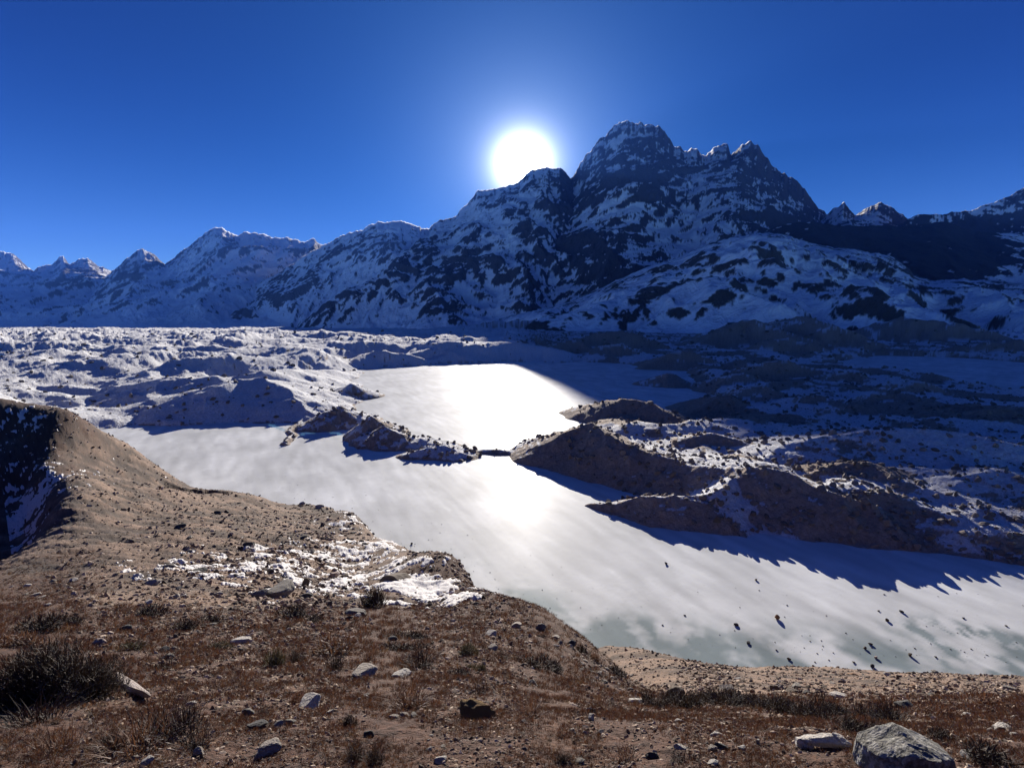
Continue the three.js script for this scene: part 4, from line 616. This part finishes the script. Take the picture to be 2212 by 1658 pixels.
for (const p of [
  [907, 1444, 56, 34, 'tuft', 'dark', 'dark bushy tuft right of the low white slab'], [883, 1533, 82, 42, 'tuft', 'brown', 'wide brown grass tussock in the middle of the field'], [594, 1442, 46, 46, 'heath', 'olive', 'olive green shrub in the left middle of the field', null, 'shrub', 'shrub'], [640, 1430, 34, 40, 'tuft', 'dark', 'dark upright tuft right of the olive shrub'], [706, 1412, 110, 42, 'heath', 'brown', 'broad brown heather patch behind the blocky boulder', null, 'heather', 'heather'], [722, 1448, 40, 34, 'tuft', 'dark', 'dark tuft below the broad heather patch'],
  [889, 1380, 74, 18, 'heath', 'dark', 'dark low hump of heather below the crest', null, 'heather', 'heather'], [880, 1404, 104, 20, 'heath', 'dark', 'long dark heather strip under the low hump', null, 'heather', 'heather'], [795, 1430, 38, 24, 'tuft', 'brown', 'brown tuft just above the blocky pale boulder'], [768, 1640, 36, 52, 'tuft', 'dark', 'dark upright tuft, left of two at the bottom'], [808, 1650, 42, 50, 'tuft', 'dark', 'dark upright tuft, right of two at the bottom'],
  [1009, 1418, 46, 32, 'heath', 'olive', 'olive shrub on the green tinged slope', null, 'shrub', 'shrub'], [1017, 1443, 26, 18, 'heath', 'olive', 'small olive shrub below the larger olive one', null, 'shrub', 'shrub'], [1038, 1450, 30, 22, 'heath', 'olive', 'dark olive shrub beside the small one', null, 'shrub', 'shrub'], [991, 1460, 46, 18, 'heath', 'dark', 'dark heather tuft left of the olive shrubs', null, 'heather', 'heather'], [956, 1500, 44, 22, 'tuft', 'brown', 'brown tuft left of a greyish one'], [1036, 1502, 44, 22, 'tuft', 'dark', 'dull dark tuft in the middle right of the field'], [634, 1334, 66, 30, 'heath', 'dark', 'dark heather clump at the top of the grass under the snow', null, 'heather', 'heather'], [676, 1344, 40, 20, 'heath', 'dark', 'small dark heather clump right of the larger one', null, 'heather', 'heather'],
  [816, 1312, 66, 46, 'heath', 'dark', 'dark brown turf clump left of the snow bank', null, 'heather', 'heather'], [752, 1572, 36, 34, 'heath', 'dark', 'compact dark brown clump in the lower field'], [1150, 1440, 74, 30, 'heath', 'dark', 'long dark clump on the slope right of the olive shrubs', null, 'heather', 'heather'], [1196, 1448, 50, 24, 'heath', 'dark', 'dark clump beside the long one above the rubble', null, 'heather', 'heather'], [1262, 1412, 40, 20, 'heath', 'dark', 'dark clump at the right crest among rubble', null, 'heather', 'heather'], [1289, 1430, 30, 20, 'heath', 'brown', 'brown clump at the right end of the crest', null, 'heather', 'heather'], [1330, 1462, 60, 22, 'heath', 'dark', 'dark strip below the rubble band at the scree edge', null, 'heather', 'heather'], [1140, 1550, 64, 34, 'tuft', 'brown', 'purplish brown tuft right of the mossy mound'], [1218, 1642, 32, 24, 'heath', 'dark', 'dark clump at the bottom right of the middle'], [1214, 1592, 44, 18, 'heath', 'red', 'reddish flat clump in the lower right field'], [1187, 1600, 9, 14, 'tuft', 'dark', 'thin dark tuft left of the reddish flat clump'], [1239, 1603, 9, 18, 'tuft', 'dark', 'thin dark tuft right of the reddish flat clump'], [1296, 1536, 46, 30, 'tuft', 'brown', 'brown tuft left of the white wedge stone'], [1320, 1530, 20, 20, 'tuft', 'dark', 'dark tuft touching the brown one left of the wedge stone'], [1000, 1570, 30, 16, 'tuft', 'brown', 'brown tuft below the mossy mound'],
  [2037, 1600, 54, 34, 'heath', 'dark', 'dark round clump behind the right shoulder of the boulder', null, 'heather', 'heather'], [2141, 1528, 92, 30, 'heath', 'red', 'reddish brown turf hump at the edge of the scree', null, 'heather', 'heather'], [2060, 1552, 80, 22, 'heath', 'red', 'reddish heather strip above the white slab at right', null, 'heather', 'heather'], [2010, 1545, 60, 20, 'heath', 'brown', 'brown heather strip right of the black rock', null, 'heather', 'heather'],
  [300, 1615, 130, 66, 'tuft', 'brown', 'tall brown shrubby grass at the bottom left'], [390, 1590, 80, 76, 'tuft', 'dark', 'tall dark shrubby grass right of the tall brown one'], [345, 1585, 80, 66, 'tuft', 'dark', 'dark shrubby grass behind the tall ones'], [420, 1612, 60, 40, 'tuft', 'dark', 'dark grass clump right of the tall shrubby grass'], [80, 1560, 110, 50, 'tuft', 'dark', 'dark twiggy grass left below the big bush'], [120, 1622, 80, 44, 'tuft', 'brown', 'brown grass clump at the lower left corner'], [235, 1612, 50, 40, 'tuft', 'dark', 'dark tuft between the corner clump and the tall grass'], [40, 1400, 90, 30, 'heath', 'brown', 'brown heather left above the big bush', null, 'heather', 'heather'], [90, 1365, 90, 36, 'heath', 'dark', 'dark heather above the big bush', null, 'heather', 'heather'], [150, 1350, 46, 24, 'heath', 'dark', 'dark clump right above the big bush', null, 'heather', 'heather'], [270, 1405, 70, 18, 'heath', 'olive', 'olive strip right of the pinkish boulder', null, 'heather', 'heather'], [350, 1446, 46, 24, 'tuft', 'dark', 'dark tuft under the leaning grey stones'], [400, 1362, 52, 28, 'heath', 'dark', 'dark round clump left of the thin grey slab', null, 'heather', 'heather'], [455, 1345, 60, 16, 'heath', 'dark', 'dark flat clump behind the thin grey slab', null, 'heather', 'heather'], [320, 1330, 70, 26, 'heath', 'dark', 'dark clump at the foot of the scree', null, 'heather', 'heather'], [260, 1320, 60, 16, 'heath', 'brown', 'brown strip at the foot of the scree', null, 'heather', 'heather'], [470, 1402, 60, 18, 'heath', 'olive', 'olive strip below the flat white slab', null, 'heather', 'heather'], [520, 1480, 60, 26, 'tuft', 'brown', 'brown tuft in the left field right of the bush'], [470, 1490, 50, 20, 'tuft', 'brown', 'brown tuft left of the one beside the slabs'], [690, 1540, 30, 18, 'tuft', 'brown', 'brown tuft under the tilted white block'], [640, 1520, 46, 30, 'heath', 'red', 'orange brown tussock holding the tilted white block'],
  [2160, 1652, 110, 42, 'heath', 'dark', 'dark shrub in the bottom right corner', null, 'shrub', 'shrub'], [1350, 1644, 60, 24, 'tuft', 'brown', 'dull tuft at the bottom right of the middle'], [1480, 1648, 60, 22, 'tuft', 'dark', 'dark dull tuft at the bottom beneath the wide white stone'],
]) plant(p);
{ const r = random(515); for (let i = 0; i < 34; i++) { const x = 1400 + i * 16 + r() * 10, t = (x - 1400) / 540, y = mix(1525, 1572, smooth(0.2, 1, t)) + (r() - 0.5) * mix(12, 34, t); plant([x, y, mix(40, 70, r()), mix(24, 40, r()), r() < 0.4 ? 'tuft' : 'heath', r() < 0.75 ? 'black' : 'dark', `dark tussock in the row along the scree edge, ${t < 0.3 ? 'beside the white wedge shaped stone' : t < 0.62 ? 'in the middle of the row' : 'toward the big lichen boulder'}`, 'row of dark tussocks along the scree edge']); } }
{ const r = random(616); for (let i = 0; i < 46; i++) { const x = mix(0, 2211, r()), y = mix(1350, 1650, r()); if (x > 1390 && y < 1580) continue; if (x > 1180 && y < 1480) continue; plant([x, y, mix(16, 34, r()), mix(9, 18, r()), r() < 0.6 ? 'tuft' : 'heath', ['brown', 'dark', 'red', 'brown'][(r() * 4) | 0], `small dry tuft in the brown field ${x < 420 ? 'around the big dark bush' : x < 800 ? 'left of the blocky boulder' : x < 1250 ? 'around the mossy mound' : 'below the tussock row'}${y < 1450 ? ', far up' : ''}`, 'small dry tufts in the field']); } }
function shrub(dx, dy, w, h, seed, label, n = 9000) {
  const q = onHill(dx, dy), W = w * q.px, H = h * q.px * 1.1, o = new THREE.Group(); o.position.set(q.x, q.y, -q.f);
  const b = new THREE.Mesh(twigs(seed, 150, { len: 0.44, thick: 0.0026 }), HUE.black), f = new THREE.Mesh(sprigs(seed + 5, n, { radius: 0.55, height: 0.80, oval: 0.85, lobes: 16, len: 0.11, width: 0.0045 }), HUE.black); b.scale.set(W, H / 0.62, W); f.scale.set(W, H / 0.80, W * 0.9);
  put(b, 'branches', {}, o); put(f, 'foliage', {}, o); return put(o, 'bush', { label, category: 'bush' });
}
shrub(105, 1520, 225, 178, 901, 'big near black bush in the lower left of the field');
shrub(205, 1512, 120, 100, 902, 'lower black bush joined to the right side of the big one', 6000);
{ // mossy mound
  const q = onHill(1030, 1553), W = 80 * q.px, g = stoneShape(47, 16, null, 0.16, [1, 0.52, 0.9]), o = new THREE.Mesh(g, new THREE.MeshStandardMaterial({ color: new THREE.Color().setRGB(0.34, 0.19, 0.055), roughness: 1, map: use(grainMap, 5), bumpMap: use(grainBump, 6), bumpScale: 0.05 }));
  o.scale.set(W, W * 0.62, W * 0.95); o.rotation.set(0.45, 0, -0.16); o.position.set(q.x, q.y + 0.02 * W, -q.f); put(o, 'moss_cushion', { label: 'yellow brown mossy mound in the middle of the field', category: 'moss cushion' });
}

// ---------------------------------------------------------------- snow lying on the hillside
const blobs = [[930, 1282, 2.8, 1.2, 1.1], [980, 1290, 2.2, 0.8, 0.95], [880, 1268, 2.0, 1.1, 0.8], [1020, 1293, 1.2, 0.6, 0.8], [845, 1310, 1.6, 0.9, 0.3], [880, 1318, 1.4, 0.6, 0.3], [690, 1200, 5.5, 4.5, 0.30], [755, 1195, 4.5, 4, 0.33], [740, 1120, 4.5, 2.6, 0.3], [775, 1132, 3.0, 3, 0.3], [830, 1180, 3.5, 3.5, 0.28], [860, 1215, 3, 2.5, 0.26], [910, 1235, 2.6, 2.2, 0.26], [800, 1240, 3.2, 2.4, 0.25], [780, 1275, 2.6, 1.6, 0.22], [640, 1235, 5.5, 2.6, 0.3], [560, 1215, 3.5, 3, 0.28], [450, 1238, 3.6, 2.2, 0.28], [420, 1220, 3, 1.6, 0.24], [600, 1285, 2.6, 1.4, 0.3], [700, 1265, 3, 2, 0.25], [540, 1190, 1.8, 1.4, 0.25], [50, 1110, 4, 4, 0.6], [15, 1150, 5, 5, 0.6], [35, 1185, 3.5, 3, 0.5], [15, 1075, 4, 4, 0.5], [30, 930, 5, 3, 0.3], [70, 920, 3, 2, 0.25], [10, 900, 4, 3, 0.3], [235, 1000, 2.5, 2, 0.1], [350, 1030, 2, 1.5, 0.05], [10, 1010, 3, 2, 0.2]].map(([dx, dy, a, b, t]) => { const q = onHill(dx, dy); return { x: q.x, f: q.f, a, b, t }; });
function snowDepth(x, f) { let s = 0; for (const b of blobs) { const d = ((x - b.x) / b.a) ** 2 + ((f - b.f) / (b.b * 1.8)) ** 2; if (d < 4) s += b.t * Math.exp(-d * 1.1); } return s <= 0.01 ? -1 : s * 0.56 + 0.95 * fbm(x / 2.2 + 7, f / 2.2, 5, 0.74) + 0.1 * fbm(x / 0.5, f / 0.5, 3, 0.6) - 0.30; }
{
  const mat = new THREE.MeshStandardMaterial({ color: new THREE.Color().setRGB(0.66, 0.63, 0.61), roughness: 0.9, bumpMap: use(grainBump, 1 / 0.9), bumpScale: 0.06, vertexColors: true });
  const g = sheet(span(-1.0, 0.02, 560), spaced(20, 116, 320, 0.5), (x, f) => { const d = snowDepth(x, f); if (d <= -0.25) return { y: -99, d }; const s = 0.36 * Math.max(0, d) ** 0.6 + (0.10 * noise(x / 1.3, f / 1.3) + 0.05 * noise(x / 0.5, f / 0.5)) * smooth(0, 0.3, d); return { y: hillY(x, f) + (d > 0 ? s + 0.02 : Math.max(d, -0.12)), d }; }, (c, x, f) => { const n = fbm(x / 1.5, f / 1.5, 3); c[0] = c[1] = c[2] = 0.97 + 0.04 * n; }, (y) => y > -50);
  // drop triangles that reach down to the marker depth
  const p = g.attributes.position, keep = []; for (let i = 0; i < g.index.count; i += 3) { const t = [g.index.getX(i), g.index.getX(i + 1), g.index.getX(i + 2)]; if (t.every((v) => p.getY(v) > -50)) keep.push(...t); }
  g.setIndex(keep); g.computeVertexNormals();
  put(new THREE.Mesh(g, mat), 'snow', { kind: 'stuff', label: 'patches of old snow lying among the rocks of the left slope' });
}

// ---------------------------------------------------------------- what nobody could count
function many(name, label, geometry, material, n, seed, place) {
  const r = random(seed), m = new THREE.InstancedMesh(geometry, material, n), e = new THREE.Object3D(), col = new THREE.Color(); let i = 0, tries = 0;
  while (i < n && tries++ < n * 6) { const c = place(r, e); if (!c) continue; e.updateMatrix(); m.setMatrixAt(i, e.matrix); m.setColorAt(i, col.setRGB(...c)); i++; }
  m.count = i; return put(m, name, { kind: 'stuff', label });
}
const pebbleMat = new THREE.MeshStandardMaterial({ color: 0xffffff, roughness: 0.95, flatShading: true });
const tonesOf = [[0.50, 0.385, 0.29], [0.33, 0.235, 0.16], [0.18, 0.125, 0.086], [0.09, 0.062, 0.043], [0.17, 0.09, 0.05]];
const fan = (r, k0, k1, f0, f1) => { const k = mix(k0, k1, r()), f = f0 * (f1 / f0) ** r(); return [k * f, f]; };
pebble.forEach((g, i) => many('gravel', 'loose gravel and chips strewn over the hillside', g, pebbleMat, 16000, 70 + i, (r, e) => {
  const [x, f] = fan(r, -1.05, 1.05, 3.6, 118), q = hillAt(x, f); if (q.y < -0.15) return null;
  const bare = 1 - q.grass, pile = fbm(x / (0.16 * q.r) + 50, f / (0.16 * q.r), 2); if (r() > 0.34 + 1.4 * pile + 0.5 * q.snow) return null;
  const s = Math.min(q.r, 22 + 0.3 * q.r) * (1 + 0.8 * q.snow) * mix(0.0014, 0.0115, r() ** (q.r < 28 ? 4.2 : 6)); e.position.set(x, q.y - s * 0.06, -f); e.rotation.set(r() * 0.8, r() * 6.28, r() * 0.8); e.scale.set(s * mix(0.8, 1.3, r()), s * mix(0.5, 1.0, r()), s);
  const w = r(), t = tonesOf[w < 0.22 ? 0 : w < 0.46 ? 1 : w < 0.68 ? 2 : w < 0.86 ? 3 : 4], v = 0.6 + 0.35 * r(); return t.map((c) => c * v);
}));
const BLADE = [1, 2, 3].map((i) => blades(i * 101, 26, { radius: 0.5, height: 0.7, lean: 0.35, width: 0.028 }));
BLADE.forEach((g, i) => many('grass', 'short dry brown grass covering the near field', g, leafMat('dry grass', 1, 1, 1, 0.4), 14000, 170 + i, (r, e) => {
  const [x, f] = fan(r, -1.1, 1.1, 3.4, 40), q = hillAt(x, f); if (r() > q.grass * (0.42 + 1.5 * fbm(x / 0.9 + 20, f / 0.9, 3))) return null;
  const s = Math.min(0.2, q.r * mix(0.006, 0.012, r())); e.position.set(x, q.y - 0.005, -f); e.rotation.set(0, r() * 6.28, 0); e.scale.set(s, s * mix(0.5, 1.0, r()), s);
  const w = r(), v = mix(0.45, 0.95, r()); return (w < 0.5 ? [0.17, 0.068, 0.028] : w < 0.74 ? [0.085, 0.036, 0.017] : w < 0.94 ? [0.22, 0.10, 0.042] : [0.28, 0.165, 0.08]).map((c) => c * v);
}));
pebble.slice(0, 4).forEach((g, i) => many('rubble', 'boulders and rubble strewn over moraine, islets and glacier', g, pebbleMat, 5000, 270 + i, (r, e) => {
  const f = spaced2(r(), 76, 1100, 0.6), k = mix(-1.05, 1.05, r()), x = k * f; if (signed(outline, x, f) < -6 && !tents.some((t) => t.island && tentHeight(t, x, f) > 0) && f > 160) return null;
  const q = moraineAt(x, f); if (q.y < 0.02) return null; const wild = Math.max(q.left, q.snowy); if (r() > mix(0.50, 0.17, wild) + 0.5 * q.island + 0.6 * fbm(x / 12, f / 12, 2)) return null;
  const s = (0.12 + 1.7 * r() ** 7) * (0.6 + f / 260); e.position.set(x, q.y + 0.1 * s, -f); e.rotation.set(r(), r() * 6.28, r()); e.scale.set(s, s * mix(0.6, 1, r()), s);
  const v = 0.5 + 0.6 * r(); return [0.23 * v, 0.19 * v, 0.155 * v];
}));
function spaced2(t, a, b, p) { return (a ** -p + (b ** -p - a ** -p) * t) ** (-1 / p); }
many('ice_debris', 'specks of grit on the ice along the near shore', pebble[0], pebbleMat, 420, 99, (r, e) => { const x = mix(-70, 75, r()), n = onIceShore(x), f = n + 1 + 16 * r() ** 2; if (f > 130) return null; const s = 0.05 + 0.16 * r() ** 3; e.position.set(x, s * 0.1, -f); e.rotation.set(0, r() * 6, 0); e.scale.setScalar(s); const v = 0.5 + r(); return [0.12 * v, 0.10 * v, 0.085 * v]; });

const renderer = new THREE.WebGLRenderer({ antialias: true });
renderer.setSize(1024, 767);
renderer.toneMapping = THREE.LinearToneMapping;
renderer.toneMappingExposure = EXPOSURE;
renderer.shadowMap.enabled = true;
renderer.render(scene, camera);
